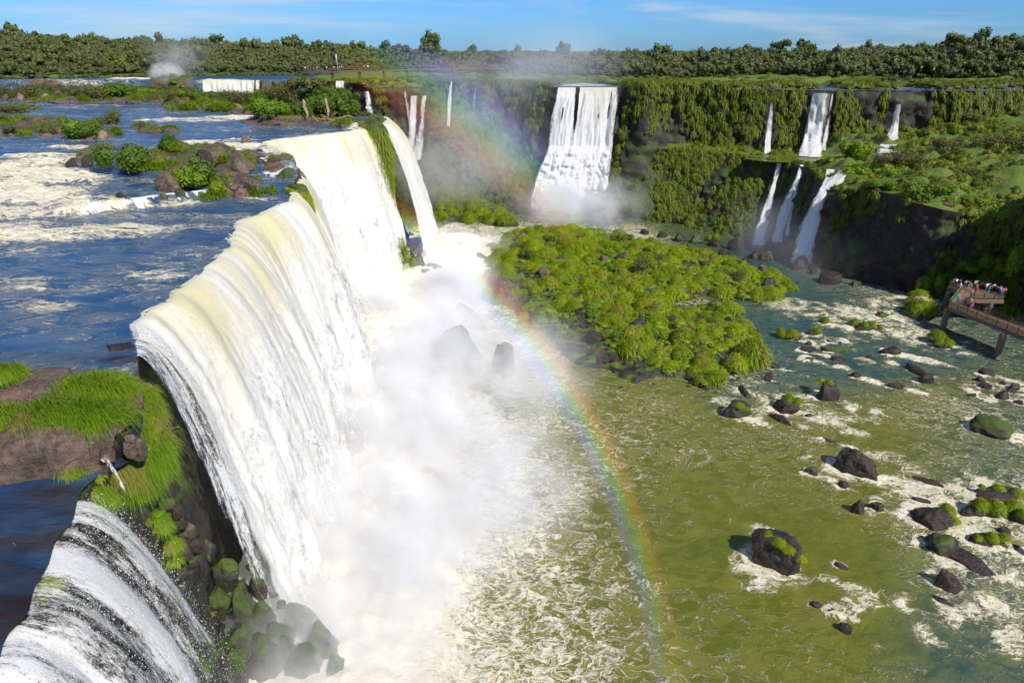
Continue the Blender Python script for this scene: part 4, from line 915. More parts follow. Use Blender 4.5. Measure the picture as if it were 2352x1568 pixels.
    rock_line(*B(1505, 245), *B(1740, 320), 24, 'dark half-sunken slab up-river of the grassy ledge', seed=53, group=RG, h=.4); R(*bx(B, 1116, 1224, 385, 498), 'left one of two wet black stones side by side', seed=54, group=RG); R(*bx(B, 1238, 1356, 382, 484), 'right one of two wet black stones side by side', 'rock_moss', 55, group=RG)
    R(*bx(B, 1482, 1802, 430, 585), 'shiny angular boulder with grass on its right flank', seed=56, group=RG, sub=5); tuft_on(B, 1740, 470, 130, 'large grass ball on the flank of the shiny angular boulder', seed=1, z=1.2); tuft_on(B, 1795, 535, 70, 'small grass ball low on the shiny angular boulder', seed=2, z=.6)
    rock_line(*B(1490, 395), *B(1650, 415), 18, 'narrow rock strip behind the shiny angular boulder', seed=57, group=RG, h=.6)
    R(*bx(B, 1820, 2240, 312, 408), 'rear part of the grassy rock ledge at the right edge', seed=58, group=RG, el=.5); R(*bx(B, 1800, 2090, 400, 520), 'front part of the grassy rock ledge at the right edge', seed=59, group=RG, el=.7); R(*bx(B, 2080, 2300, 440, 560), 'right end of the grassy rock ledge cut by the frame', seed=60, group=RG)
    for j, (x, y, w, l) in enumerate([(1955, 425, 120, 'left grass ball on the front ledge'), (2050, 450, 140, 'largest grass ball on the front ledge'), (2165, 440, 130, 'grass ball at the right end of the front ledge'), (2065, 322, 85, 'grass tuft on the rear ledge'), (2180, 355, 100, 'grass tuft on the rear ledge at the frame edge'), (1960, 312, 50, 'tiny grass tuft on the back rim of the rear ledge'), (2225, 490, 90, 'grass ball cut by the frame on the ledge')]): tuft_on(B, x, y, w, l, seed=j, z=1.1)
    R(*bx(B, 1850, 2112, 610, 718), 'low black rock with a row of three grass tufts', seed=61, group=RG)
    for j, (x, w, l) in enumerate([(1935, 58, 'left tuft of the row of three on the low black rock'), (2025, 95, 'middle tuft of the row of three on the low black rock'), (2112, 85, 'right tuft of the row of three on the low black rock')]): tuft_on(B, x, 640, w, l, seed=j, z=.9)
    rock_line(*B(1600, 640), *B(2050, 910), 62, 'long dark slab running diagonally down-river', seed=62, group=RG, h=1.1); R(*bx(B, 1560, 1845, 585, 770), 'broad upper lump of the long diagonal slab', 'rock_moss', 63, group=RG, low=.9); R(*bx(B, 1628, 1832, 820, 982), 'egg-shaped dark boulder below the diagonal slab', seed=64, group=RG)
    R(*bx(B, 455, 862, 600, 885), 'largest lone boulder in the green water with a grassy crown', 'rock', 66, group=RG, low=.95, sub=5)
    for j, (x, y, w, l) in enumerate([(600, 618, 90, 'grass on the upper left of the largest lone boulder'), (668, 668, 100, 'grass on the crown of the largest lone boulder'), (735, 715, 95, 'grass on the shoulder of the largest lone boulder'), (800, 765, 80, 'grass hanging at the right end of the largest lone boulder')]): tuft_on(B, x, y, w, l, 'island', j, 2.2-.3*j, h=.6)
    R(*bx(B, 1042, 1142, 1190, 1258), 'small black stone lowest in the river picture', seed=66, group=RG); R(*bx(B, 850, 960, 1035, 1090), 'sunken stone washed over by foam', seed=67, group=RG, low=.5); R(*bx(B, 940, 1050, 1070, 1125), 'second washed-over stone beside the sunken one', seed=68, group=RG, low=.5)
    R(*bx(B, 2045, 2165, 550, 625), 'pointed stone above the row of three tufts', seed=69, group=RG); rock_line(*B(2115, 680), *B(2280, 790), 30, 'dark rock cut by the right frame edge', seed=70, group=RG, h=.7)
    rock_line(*B(1640, 1000), *B(1790, 1080), 22, 'sunken dark shelf before the white chute at right', seed=71, group=RG, h=.25); R(*bx(B, 1000, 1110, 790, 838), 'foam-covered stone right of the largest lone boulder', seed=72, group=RG, low=.6)
river_rocks()
build_lower()
def misc_rocks():
    R = rock_at
    # boulders in the spray, beside the island
    for (q, l, m, s, lw) in [((952, 765, 1132, 876), 'largest mossy boulder veiled by spray at the foot of the curtain', 'rock_green', 80, 1.35), ((1016, 698, 1132, 768), 'mossy boulder half lost in spray behind the largest one', 'rock_green', 81, 1.2), ((1126, 798, 1192, 868), 'dark boulder in spray between the mossy boulder and the island', 'rock_green', 82, 1.2), ((890, 803, 940, 834), 'wet stone in the churning white water', 'rock_moss', 83, 1), ((822, 765, 880, 800), 'dark stone just showing through white foam', 'rock', 84, 1)]:
        R(*q, l, m, s, cat='boulder', low=lw, sub=5, group='boulders in the spray')
    R(1088, 622, 1222, 704, 'bare brown boulder with moss at the left tip of the island', 'rock_warm', 85, cat='boulder', low=1.1, sub=5)
    for j, (u, v, w, z) in enumerate([(1105, 642, 40, 3.0), (1165, 632, 44, 3.6), (1215, 650, 36, 3.0), (1130, 668, 46, 2.0), (1175, 672, 50, 1.8), (1218, 705, 44, 1.0)]):
        p = at(u, v, z); put_mound('island', j % 5, p-np.array([0, 0, .3]), w/ppm(p)/2, ['grass patch', 'green tuft', 'mossy tuft', 'hanging grass', 'grass pad', 'round tuft'][j]+' growing on the bare brown boulder at the island tip', group='grass on the brown boulder', h=.7)
    # foot of the mossy rib
    for j, (q, l) in enumerate([((928, 575, 985, 640), 'mossy rock at the foot of the rib between the falls'), ((975, 585, 1030, 640), 'wet layered rock right of the rib foot'), ((940, 615, 1010, 650), 'low mossy rock in spray under the rib'), ((960, 568, 990, 596), 'squared stone standing above the rib foot'), ((1085, 580, 1125, 604), 'dark low stone between the second fall and the island'), ((1040, 640, 1080, 660), 'dark stone washed by the white channel')]):
        R(*q, l, 'rock_moss', 90+j, cat='boulder', group='rocks below the rib')
    # boulders along the shore of the far terrace
    sh = [(1480, 540, 26), (1520, 548, 30), (1560, 556, 34), (1600, 560, 36), (1640, 568, 44), (1690, 578, 50), (1735, 596, 40), (1760, 600, 44), (1835, 620, 50), (1870, 632, 36), (1905, 655, 60), (1965, 660, 30), (1660, 592, 34), (1580, 575, 24), (1710, 604, 22)]
    words = ['small grey', 'dark angular', 'rounded brown', 'flat wet', 'mossy', 'big brown', 'pointed', 'squat dark', 'large paired', 'smaller paired', 'long grey', 'lone low', 'half-buried', 'cracked', 'tiny black']
    place = ['below the left end of the terrace cliff', 'under the hanging green cliff', 'under the middle of the terrace cliff', 'above the island back shore', 'beside the round shrub on the rocky shore', 'left of the slanting cascades', 'at the foot of the left cascade', 'between the left and middle cascade feet', 'below the broad cascade', 'touching the boulder below the broad cascade', 'in the quiet pool before the dark wall', 'near the dark wall base', 'behind the flowering shrub', 'on the rubble shore', 'at the edge of the quiet channel']
    for j, (u, v, w) in enumerate(sh): R(u-w/2, v-w*.62, u+w/2, v, words[j]+' boulder '+place[j], ['rock', 'rock_moss'][j % 2], 110+j, cat='boulder', group='boulders along the far shore', low=1.1)
    # rubble by the walkway
    g = np.random.default_rng(5)
    sp = [(2300, 700, 26), (2335, 712, 30), (2322, 690, 22), (2348, 690, 24), (2305, 725, 22), (2340, 738, 28), (2150, 660, 30), (2175, 670, 34), (2120, 680, 26), (2165, 648, 24), (2280, 720, 20), (2318, 745, 22), (2095, 692, 24)]
    wd = ['behind the right pillar', 'at the right edge above the rail', 'stacked over the others behind the pillar', 'highest by the right edge', 'under the platform front', 'half in water at the right edge', 'left of the platform corner', 'under the platform corner', 'left of the rubble slope', 'up the rubble slope', 'in the platform shadow', 'just above the ramp railing', 'beside the log-topped islet']
    for j, (u, v, w) in enumerate(sp): R(u-w/2, v-w*.8, u+w/2, v, ['grey', 'brown', 'mossy'][j % 3]+' rubble boulder '+wd[j], ['rock', 'rock_warm', 'rock_moss'][j % 3], 140+j, cat='boulder', group='rubble by the walkway')
    # islet with a driftwood raft left of the walkway
    R(2085, 690, 2150, 722, 'dark rock base of the log-topped islet beside the walkway', 'rock', 160)
    for j, (u, v, w, l) in enumerate([(2112, 705, 60, 'wide grass clump in front of the drift logs'), (2135, 702, 44, 'right grass clump beside the drift logs'), (2112, 684, 50, 'grass clump behind the drift logs')]):
        p = at(u, v, 1.6); put_mound('island', j, p-np.array([0, 0, .6]), w/ppm(p)/2, l, group='grass of the log-topped islet')
    p = at(2118, 692, 2.6)
    for j in range(4):
        V, Fc = tube(np.array([[-1.9+.2*j, .25*j, .1*j], [0, .2*j+.05, .12+.1*j], [1.9-.2*j, .3*j-.1, .08*j]]), [.16, .17, .12], 8)
        ob('drift_log', mesh('drift_log', V, Fc, [M['wood_dead']]), ['pale drift log lying lowest of the pile by the walkway', 'second pale drift log of the pile by the walkway', 'third drift log resting on the pile by the walkway', 'topmost short drift log of the pile by the walkway'][j], 'log', 'drift logs', loc=p+np.array([0, 0, .12*j]))
    # lower left: fallen mossy blocks between the thin cascade and the big curtain
    # (left of the curtain the cliff foot is a heap of blocks)
    lab = ['block', 'boulder', 'slab']
    pl = [(690, 1440, 100, 3, 'biggest moss-topped'), (740, 1500, 110, 2.5, 'rightmost mossy'), (560, 1400, 80, 6, 'dark mossy'), (600, 1425, 70, 5, 'wet black'), (520, 1330, 64, 9, 'small cracked'), (640, 1480, 90, 3, 'flat mossy'), (560, 1490, 90, 4, 'green streaked'), (620, 1545, 110, 2, 'lowest central'), (700, 1560, 100, 1.5, 'lowest right-hand'), (540, 1555, 90, 3, 'lowest left-hand'), (480, 1270, 50, 11, 'narrow brown'), (505, 1395, 60, 7, 'steep dark'), (770, 1555, 70, 1.5, 'foam-washed'), (590, 1350, 54, 8, 'square mossy'), (660, 1500, 60, 3.2, 'wedge-shaped'), (440, 1200, 46, 14, 'upper reddish'), (455, 1320, 50, 9, 'leaning brown'), (600, 1490, 56, 4.2, 'bright green')]
    for j, (u, v, w, z, l) in enumerate(pl): R(u-w/2, v-w*.75, u+w/2, v+w*.1, l+' '+lab[j % 3]+' in the heap beside the foot of the curtain', ['rock_green', 'rock_moss', 'rock_green'][j % 3], 170+j, z=z, cat='boulder', group='mossy heap at the cliff foot', low=1.0, rot=g.random()*3)
    V0, F0 = rock_geo(6, (1, .75, .6), 3, 9, .25); T = []
    for _ in range(420):
        u = g.uniform(390, 740); v = 1330+(u-390)*.72+g.normal(0, 55)
        if v < 1180 or v > 1600: continue
        zz = np.interp(v, [1200, 1440, 1560], [13, 3.2, 1.2]); T.append((rz(g.random()*6.28, .18+.55*g.random()**2), at(u, v, zz)+np.array([0, 0, -.2])))
    Vt, Ft = tile(V0, [F0], T); ob('rubble', mesh('rubble', Vt, Ft, [M['rock_moss']]), kind='stuff')
    # the upper river
    UP = [(148, 352, 184, 386, 'black boulder with water sheeting over it in the upper rapids', 'rock'), (186, 346, 216, 380, 'wet black rock right of the boulder in the upper rapids', 'rock'), (208, 338, 262, 350, 'flat brown slab above the upper rapids', 'rock_warm'), (188, 343, 206, 358, 'brown knob between slab and rapids', 'rock_warm'), (234, 366, 268, 388, 'brown rock at the left end of the shrub island', 'rock_warm'),
          (360, 388, 425, 434, 'big brown boulder left of the leafy bush', 'rock_warm'), (512, 350, 584, 386, 'long rock with grass fringe below the white ledge', 'rock_warm'), (520, 393, 582, 420, 'upper layer of the stepped brown rock', 'rock_warm'), (524, 415, 566, 432, 'middle layer of the stepped brown rock', 'ledge'), (526, 428, 575, 452, 'lower layer of the stepped brown rock', 'rock_warm'), (550, 312, 582, 340, 'brown rock splitting the white ledge', 'rock_warm'), (438, 345, 495, 372, 'rock under the leafy bush top', 'rock'),
          (620, 380, 690, 416, 'wet mossy rock at the brink right of the shrub island', 'rock_moss'), (652, 400, 676, 418, 'small brown stone on the mossy brink', 'rock_warm'), (300, 474, 334, 487, 'mossy stone in front of the low cascade', 'rock_moss'), (262, 440, 306, 474, 'mossy rock in the low cascade', 'rock_moss'), (360, 440, 392, 466, 'dark rock right of the low cascade', 'rock_moss'), (398, 432, 432, 462, 'dark rounded rock at the right end of the low cascade', 'rock_moss'),
          (222, 296, 252, 314, 'tan boulder beside the green bush', 'rock_tan'), (168, 304, 230, 321, 'pale-topped rock in front of the green bush', 'rock_warm'), (315, 282, 340, 296, 'dark pointed rock in mid river', 'rock'), (290, 291, 320, 301, 'low brown rock in mid river', 'ledge'), (85, 305, 132, 322, 'brown shore rocks left of the green bush', 'ledge'), (15, 306, 42, 320, 'brown rock at the left frame side', 'ledge'), (0, 298, 12, 322, 'dark rock cut by the left frame', 'ledge'),
          (108, 250, 134, 260, 'lone reddish rock in the blue channel', 'rock_warm'), (35, 322, 80, 338, 'flat rock ending in the blue water', 'ledge'), (37, 330, 80, 338, 'thin dark slab at the waterline', 'rock'), (100, 286, 160, 302, 'long flat shoal rock', 'ledge'), (60, 271, 150, 281, 'long low shoal behind the flat rocks', 'ledge'), (332, 294, 375, 312, 'brown rocks under the small round tuft', 'rock_warm'), (370, 292, 412, 312, 'rock right of the small round tuft', 'ledge'),
          (160, 224, 182, 234, 'square brown rock on the scrub island shore', 'rock_warm'), (255, 224, 292, 239, 'large tilted slab on the scrub island shore', 'rock_warm'), (290, 230, 330, 239, 'flat shore rock left of two tufts', 'ledge'), (330, 230, 375, 238, 'flat shore rock below the brown scrub', 'ledge'), (0, 214, 20, 228, 'brown rock at the far left shore', 'ledge'), (38, 211, 58, 224, 'tan rock on the far left shore', 'rock_tan'), (92, 213, 112, 225, 'pale tan rock below the olive scrub', 'rock_tan'), (120, 208, 150, 224, 'broken tan rock with driftwood', 'rock_tan'), (40, 228, 105, 235, 'row of low dark stones off the scrub island', 'ledge'), (108, 226, 165, 235, 'second row of low stones off the scrub island', 'ledge'),
          (455, 232, 482, 248, 'rounded brown rock left of the grass islet', 'rock_warm'), (445, 244, 472, 253, 'small brown rock at the waterline of the grass islet', 'ledge'), (468, 244, 505, 257, 'flat rock in front of the grass islet', 'ledge'), (535, 234, 560, 249, 'white-faced rock right of the grass islet', 'rock_tan'), (550, 254, 600, 266, 'dark flat rocks before the reeds', 'ledge'), (580, 248, 606, 262, 'dark rock at the reed edge', 'rock'), (624, 283, 648, 291, 'lone black rock in the smooth blue channel', 'rock'),
          (772, 282, 812, 296, 'brown rock under the tuft at the brink', 'rock_warm'), (705, 276, 770, 288, 'flat dark rock under the uprooted stump', 'ledge'), (820, 283, 845, 296, 'wet rock at the head of the mossy rib', 'rock_moss'), (300, 243, 318, 249, 'small dark rock in the blue reach', 'rock'), (275, 246, 290, 250, 'low dark stone in the blue reach', 'rock'), (420, 196, 455, 212, 'brown rocks with small chutes before the short wide fall', 'ledge'), (596, 188, 626, 222, 'brown rock face right of the narrow strand', 'rock_warm')]
    for j, (a, b, c, d, l, m) in enumerate(UP): R(a, b, c, d, l, m, 200+j, names=['ground'], group='rocks of the upper river', cat='rock', z=33, low=.35 if 'lip rock' in l else 1.0)
misc_rocks()
# ------------------------------------------------------------------ near ledge: long grass, moss and the mossy rib
def long_grass(name, pts, R, label, n=2600, length=1.0, sweep=(.35, -.1, 0), H=.55, seed=0, droop=.5, group='long grass on the near ledge', mat='grass_near', hang=0.0):
    """a clump of long blades rooted along a line of points (u, v, z); the wind leans them over"""
    r = np.random.default_rng(seed); C = np.array([at(*q) if len(q) == 3 else q for q in pts])
    k = r.integers(0, len(C), n); w = r.random(n)
    c = C[k]*(w[:, None])+C[np.clip(k+1, 0, len(C)-1)]*(1-w[:, None])
    a = r.random(n)*6.283; rad = np.sqrt(r.random(n))
    Rv = R*(1+.25*np.sin(k*1.7+seed))
    d = np.stack([np.cos(a)*rad, np.sin(a)*rad, 0*a], -1); hz = H*np.sqrt(np.clip(1-rad**2, 0, 1))
    root = c+d*Rv[:, None]; root[:, 2] += hz*R*.8-.1-hang*rad*R
    lum = fbm(root*1.3, 3, seed)
    root[:, 2] += .12*lum
    dn = d*.9+np.array([0, 0, .95])+np.array(sweep)+r.normal(0, .24, (n, 3)); dn /= np.linalg.norm(dn, axis=1)[:, None]
    L = length*np.exp(r.normal(0, .28, n))
    V, Fc = blades(root, dn, L, .030*np.exp(r.normal(0, .25, n)), (droop+.35*rad), r, tuple(q*.35 for q in sweep))
    t = np.clip(np.repeat(r.random(n)*.7+.15+.3*lum, 5)+np.tile([-.12, -.12, .05, .05, .15], n), 0, 1)
    Vi, Fi = ICO[3]; parts = [(V, Fc, t)]
    for i in range(len(C)):
        q = Vi*np.array([R*.85, R*.85, H*R*.72])*(1+.15*fbm(Vi*2+i, 3, seed))[:, None]+C[i]+np.array([0, 0, -.1]); parts.append((q, [Fi], np.full(len(q), .1)))
    for p, q in zip(C[:-1], C[1:]):
        if np.linalg.norm(p-q) > R*.8:
            m = Vi*np.array([R*.8, R*.8, H*R*.7])+(p+q)/2+np.array([0, 0, -.1]); parts.append((m, [Fi], np.full(len(m), .1)))
    V, Fc, T = join(parts)
    return ob(name, mesh(name, V, Fc, [M[mat]], attrs={'tint': T}), label, 'grass', group)
def near_ledge():
    nm = 'grass_clump'
    def G(n_, pts, R, *a, **k): return long_grass(n_, [(u, v, z+(.32 if v < 990 and z > 29.9 else 0)) for u, v, z in pts], R, *a, **k)
    G(nm, [(175, 900, 30.5), (225, 888, 30.6), (262, 905, 30.5)], 1.25, 'upper clump of long bright grass on the brown ledge', 5200, .95, seed=1)
    G(nm, [(85, 965, 30.3), (130, 945, 30.4), (185, 955, 30.3), (235, 962, 30.2)], 1.25, 'long row of lush grass along the front of the brown ledge', 8000, 1.0, seed=2)
    G(nm, [(-10, 965, 30.2), (18, 968, 30.2)], 1.1, 'grass clump cut by the left frame on the ledge front', 3200, 1.0, seed=3)
    G(nm, [(-15, 872, 30.5), (12, 862, 30.6)], .95, 'grass clump at the left frame beside the blue water', 2800, .9, seed=4)
    G(nm, [(282, 985, 29.7), (270, 950, 30.1)], .55, 'small yellowish grass clump at the right corner of the ledge', 1500, .7, seed=5)
    G(nm, [(330, 888, 29.8), (332, 920, 29.5), (340, 955, 29.0)], .65, 'strip of grass hanging beside the curtain at the ledge corner', 3600, .7, seed=6, hang=.5, sweep=(.3, -.3, -.3))
    G(nm, [(345, 985, 28.6), (335, 1020, 28.2), (315, 1050, 27.8), (345, 1050, 27.4)], .95, 'broad apron of grass draped over the cliff corner', 6400, .85, seed=7, hang=.9, sweep=(.35, -.35, -.3))
    G(nm, [(270, 1065, 27.9), (300, 1085, 27.3), (322, 1105, 26.6), (255, 1052, 28.3)], .85, 'lower apron of grass right of the small stream', 5600, .8, seed=8, hang=.9, sweep=(.35, -.35, -.3))
    G(nm, [(165, 1058, 28.9), (175, 1088, 28.5), (195, 1112, 28.0), (222, 1135, 27.2)], .62, 'tongue of grass left of the small stream', 4200, .75, seed=9, hang=.7, sweep=(.3, -.3, -.3))
    G(nm, [(236, 1165, 26.0), (254, 1195, 24.9), (270, 1220, 24.0)], .38, 'thin mossy tongue trailing down into the thin cascade', 1700, .5, seed=10, hang=.8, sweep=(.2, -.3, -.5))
    G(nm, [(362, 1175, 24.0), (365, 1195, 23.4)], .55, 'square green tuft on the cliff beside the thin cascade', 1500, .5, seed=11, hang=.8, sweep=(.1, -.2, -.6))
    G(nm, [(394, 1240, 21.0)], .5, 'small green tuft lower on the cliff', 900, .45, seed=12, hang=.8, sweep=(.1, -.2, -.6))
    G(nm, [(398, 1278, 19.4)], .32, 'tiny green tuft below the small one on the cliff', 450, .4, seed=13, hang=.8, sweep=(.1, -.2, -.6))
    G(nm, [(95, 1345, 28.2), (110, 1335, 28.3)], .35, 'patch of dark moss at the lip of the thin cascade', 900, .35, seed=14, hang=.7, sweep=(.2, 0, -.3), mat='moss_grass')
    # loose angular slabs and puddles lie in the ledge itself; flat slabs
    for j, (u, v, w, h, l) in enumerate([(285, 870, 60, 22, 'angular brown slab at the corner of the ledge'), (240, 945, 60, 26, 'reddish block between the grass clumps'), (275, 1010, 70, 40, 'cracked upright block at the ledge corner'), (300, 960, 40, 34, 'dark cleft block beside the hanging grass'), (268, 1022, 92, 52, 'large cracked block closing the ledge corner'), (312, 1035, 60, 44, 'second cracked block under the ledge corner'), (250, 1052, 50, 26, 'brown block beside the head of the small stream'), (95, 905, 46, 18, 'rounded flat stone among the puddles'), (120, 1068, 60, 10, 'thin wet slab in the dark stream')]):
        rock_at(u-w/2, v-h, u+w/2, v, l, ['ledge', 'rock_warm'][j % 2], 300+j, z=30.1 if v < 1000 else 29.5 if v < 1060 else 29.0, group='slabs on the near ledge', cat='slab')
    rock_at(238, 766, 316, 812, 'dark wet slab where the curtain begins', 'rock', 310, z=30.35, low=.5, cat='slab')
    # brown blocks stepping down the cliff between cascade and curtain
    g = np.random.default_rng(8)
    for j, (u, v, z, s) in enumerate([(352, 1120, 26, 1.0), (380, 1160, 24, .9), (398, 1195, 22.5, .9), (410, 1230, 20.5, .9), (420, 1265, 19, 1.0), (405, 1175, 23.5, .7), (430, 1215, 21, .8), (440, 1290, 17.5, 1.0), (455, 1250, 19, .8), (420, 1310, 17, .9)]):
        p = at(u, v, z); V, Fc = rock_geo(320+j, (s*.9, s*.7, s*.8), 3, 12)
        ob('cliff_block', mesh('cliff_block', V, Fc, [M[['rock_warm', 'rock_moss', 'rock'][j % 3]]]), ['reddish', 'mossy', 'dark'][j % 3]+' block '+['just under the grass apron', 'beside the square tuft', 'right of the square tuft', 'above the small tuft', 'below the small tuft', 'left of the square tuft', 'in the deepest shade', 'halfway down the cliff', 'next to the curtain edge', 'among the lower rubble'][j]+' on the near cliff', 'rock', 'blocks on the near cliff', loc=p, rot=(g.random(), g.random(), g.random()*3))
near_ledge()
def drape(name, path, label, seed, n=900, mat='rock_moss', tuft='moss_grass', cat='mossy rock', ln=.55):
    """a narrow mossy rock hanging down a fall: waypoints (u, v, y, radius)"""
    C = np.array([[*aty(u, v, y), r] for u, v, y, r in path]); Q, _ = resample(C, .35); Q = smooth_line(Q, 6)
    V, Fc = tube(Q[:, :3], Q[:, 3], 14); V = V+(fbm(V*.6, 4, seed)*.8)[:, None]*np.array([.6, .6, .3])
    e = ob(name, None, label, cat, loc=Q[0, :3])
    ob('rock', mesh('rock', V-Q[0, :3], Fc, [M[mat]]), parent=e)
    r = np.random.default_rng(seed); k = r.integers(0, len(Q), n); a = r.random(n)*6.28
    d = np.stack([np.cos(a), np.sin(a)*.8-.3, .35*r.random(n)], -1); root = Q[k, :3]+d*Q[k, 3][:, None]*.95-Q[0, :3]
    dn = d+np.array([.1, -.2, -.55])+r.normal(0, .25, (n, 3)); dn /= np.linalg.norm(dn, axis=1)[:, None]
    Vb, Fb = blades(root, dn, ln*(1+r.random(n))*Q[k, 3]**.5, np.full(n, .065), np.full(n, .9), r)
    ob('moss', mesh('moss', Vb, Fb, [M[tuft]], attrs={'tint': np.repeat(r.random(n)*.8, 5)}), parent=e)
drape('mossy_rib', [(848, 282, 163.5, 1.6), (862, 300, 162.5, 2.6), (873, 335, 161.5, 2.3), (881, 380, 160.5, 2.0), (888, 430, 160, 1.5), (893, 475, 159.5, 1.2), (900, 525, 159, 1.3), (915, 568, 158.5, 1.7), (932, 600, 158, 2.5)], 'tall narrow mossy rib of rock dividing the curtain from the second fall', 1, 6500)
drape('mossy_drape', [(668, 432, 103, .7), (690, 436, 101.5, .9), (703, 455, 100.8, .8), (712, 478, 100.4, .55), (718, 494, 100.2, .25)], 'green moss tongue hanging over the lip of the big curtain', 2, 2600, ln=.4)
drape('mossy_drape', [(672, 388, 115, .6), (684, 396, 113.5, .8), (692, 412, 112.5, .7), (696, 424, 112.2, .3)], 'smaller mossy tongue above the hanging one at the brink', 3, 1800, ln=.4)
# ------------------------------------------------------------------ plants of the upper islands
def on_up(u, v):
    r = hit(u, v, ['ground']); return np.array(r[0]) if r else at(u, v, 33)
UT = [  # grass tussocks: base pixel, width, kind height, label
    (25, 223, 26, .9, 'bright tussock on the far left shore'), (90, 216, 26, .9, 'bright tussock below the olive scrub'), (110, 217, 22, .9, 'second bright tussock below the olive scrub'), (193, 232, 32, .9, 'round bright tussock at the tip of the scrub island'), (318, 229, 26, .9, 'bright tussock beside the flat shore rock'), (304, 229, 18, .8, 'smaller tussock touching the bright one'), (250, 228, 20, .8, 'tussock behind the tilted slab'), (8, 282, 34, 1.0, 'bright tussock at the left frame on the flat shoal'), (62, 277, 26, .7, 'yellow-green tussock on the flat shoal'), (58, 316, 44, .8, 'wide tussock among the shoal rocks'), (95, 290, 14, .8, 'tiny bright tussock on the shoal'),
    (392, 303, 42, .95, 'round bright tussock on brown rocks in mid river'), (266, 305, 34, .9, 'tussock below the sparse bush'), (290, 372, 46, 1.0, 'tall grass on the left side of the shrub island'), (362, 392, 58, .9, 'pale green grass slope in front of the round bush'), (392, 385, 56, .9, 'pale green grass slope above the leafy bush'), (330, 388, 60, .6, 'low grass skirt under the round bush'), (404, 345, 46, .8, 'grass under the dark bush'), (243, 388, 26, .9, 'small tuft on the left rock of the shrub island'),
    (520, 372, 50, .8, 'yellowish grass on the left of the long fringed rock'), (562, 374, 52, .8, 'grass fringe on the right of the long fringed rock'), (572, 392, 34, .8, 'grass tuft below the dead branches'), (585, 452, 46, 1.1, 'left tussock of the pair on the low rock'), (622, 446, 52, .9, 'right tussock of the pair on the low rock'), (545, 412, 28, .8, 'drooping tuft on the stepped rock'), (470, 460, 46, .9, 'grass clump at the foot of the leafy bush'), (500, 452, 52, 1.2, 'hanging green vines right of the leafy bush'), (380, 468, 26, 1.1, 'upright tuft in the low cascade'), (284, 470, 38, .8, 'mossy tuft topping the low cascade'),
    (432, 252, 50, .7, 'grass on the left of the grass islet'), (500, 252, 56, .7, 'yellow grass on the grass islet'), (470, 246, 60, .7, 'bright grass top of the grass islet'), (530, 252, 44, .8, 'grass on the right of the grass islet'), (578, 258, 40, .9, 'bright bush-like tuft at the islet corner'), (790, 288, 38, 1.0, 'round tussock at the brink before the mossy rib'), (848, 272, 30, 1.0, 'mossy hummock at the corner of the islet'), (868, 282, 28, 1.1, 'dark mossy knob at the head of the rib')]
for j, (u, v, w, h, l) in enumerate(UT):
    p = on_up(u, v); put_mound('tuft', j % 5, p-np.array([0, 0, .1]), w/ppm(p)/2*.92, l, group='tussocks of the upper islands', h=h*1.15)
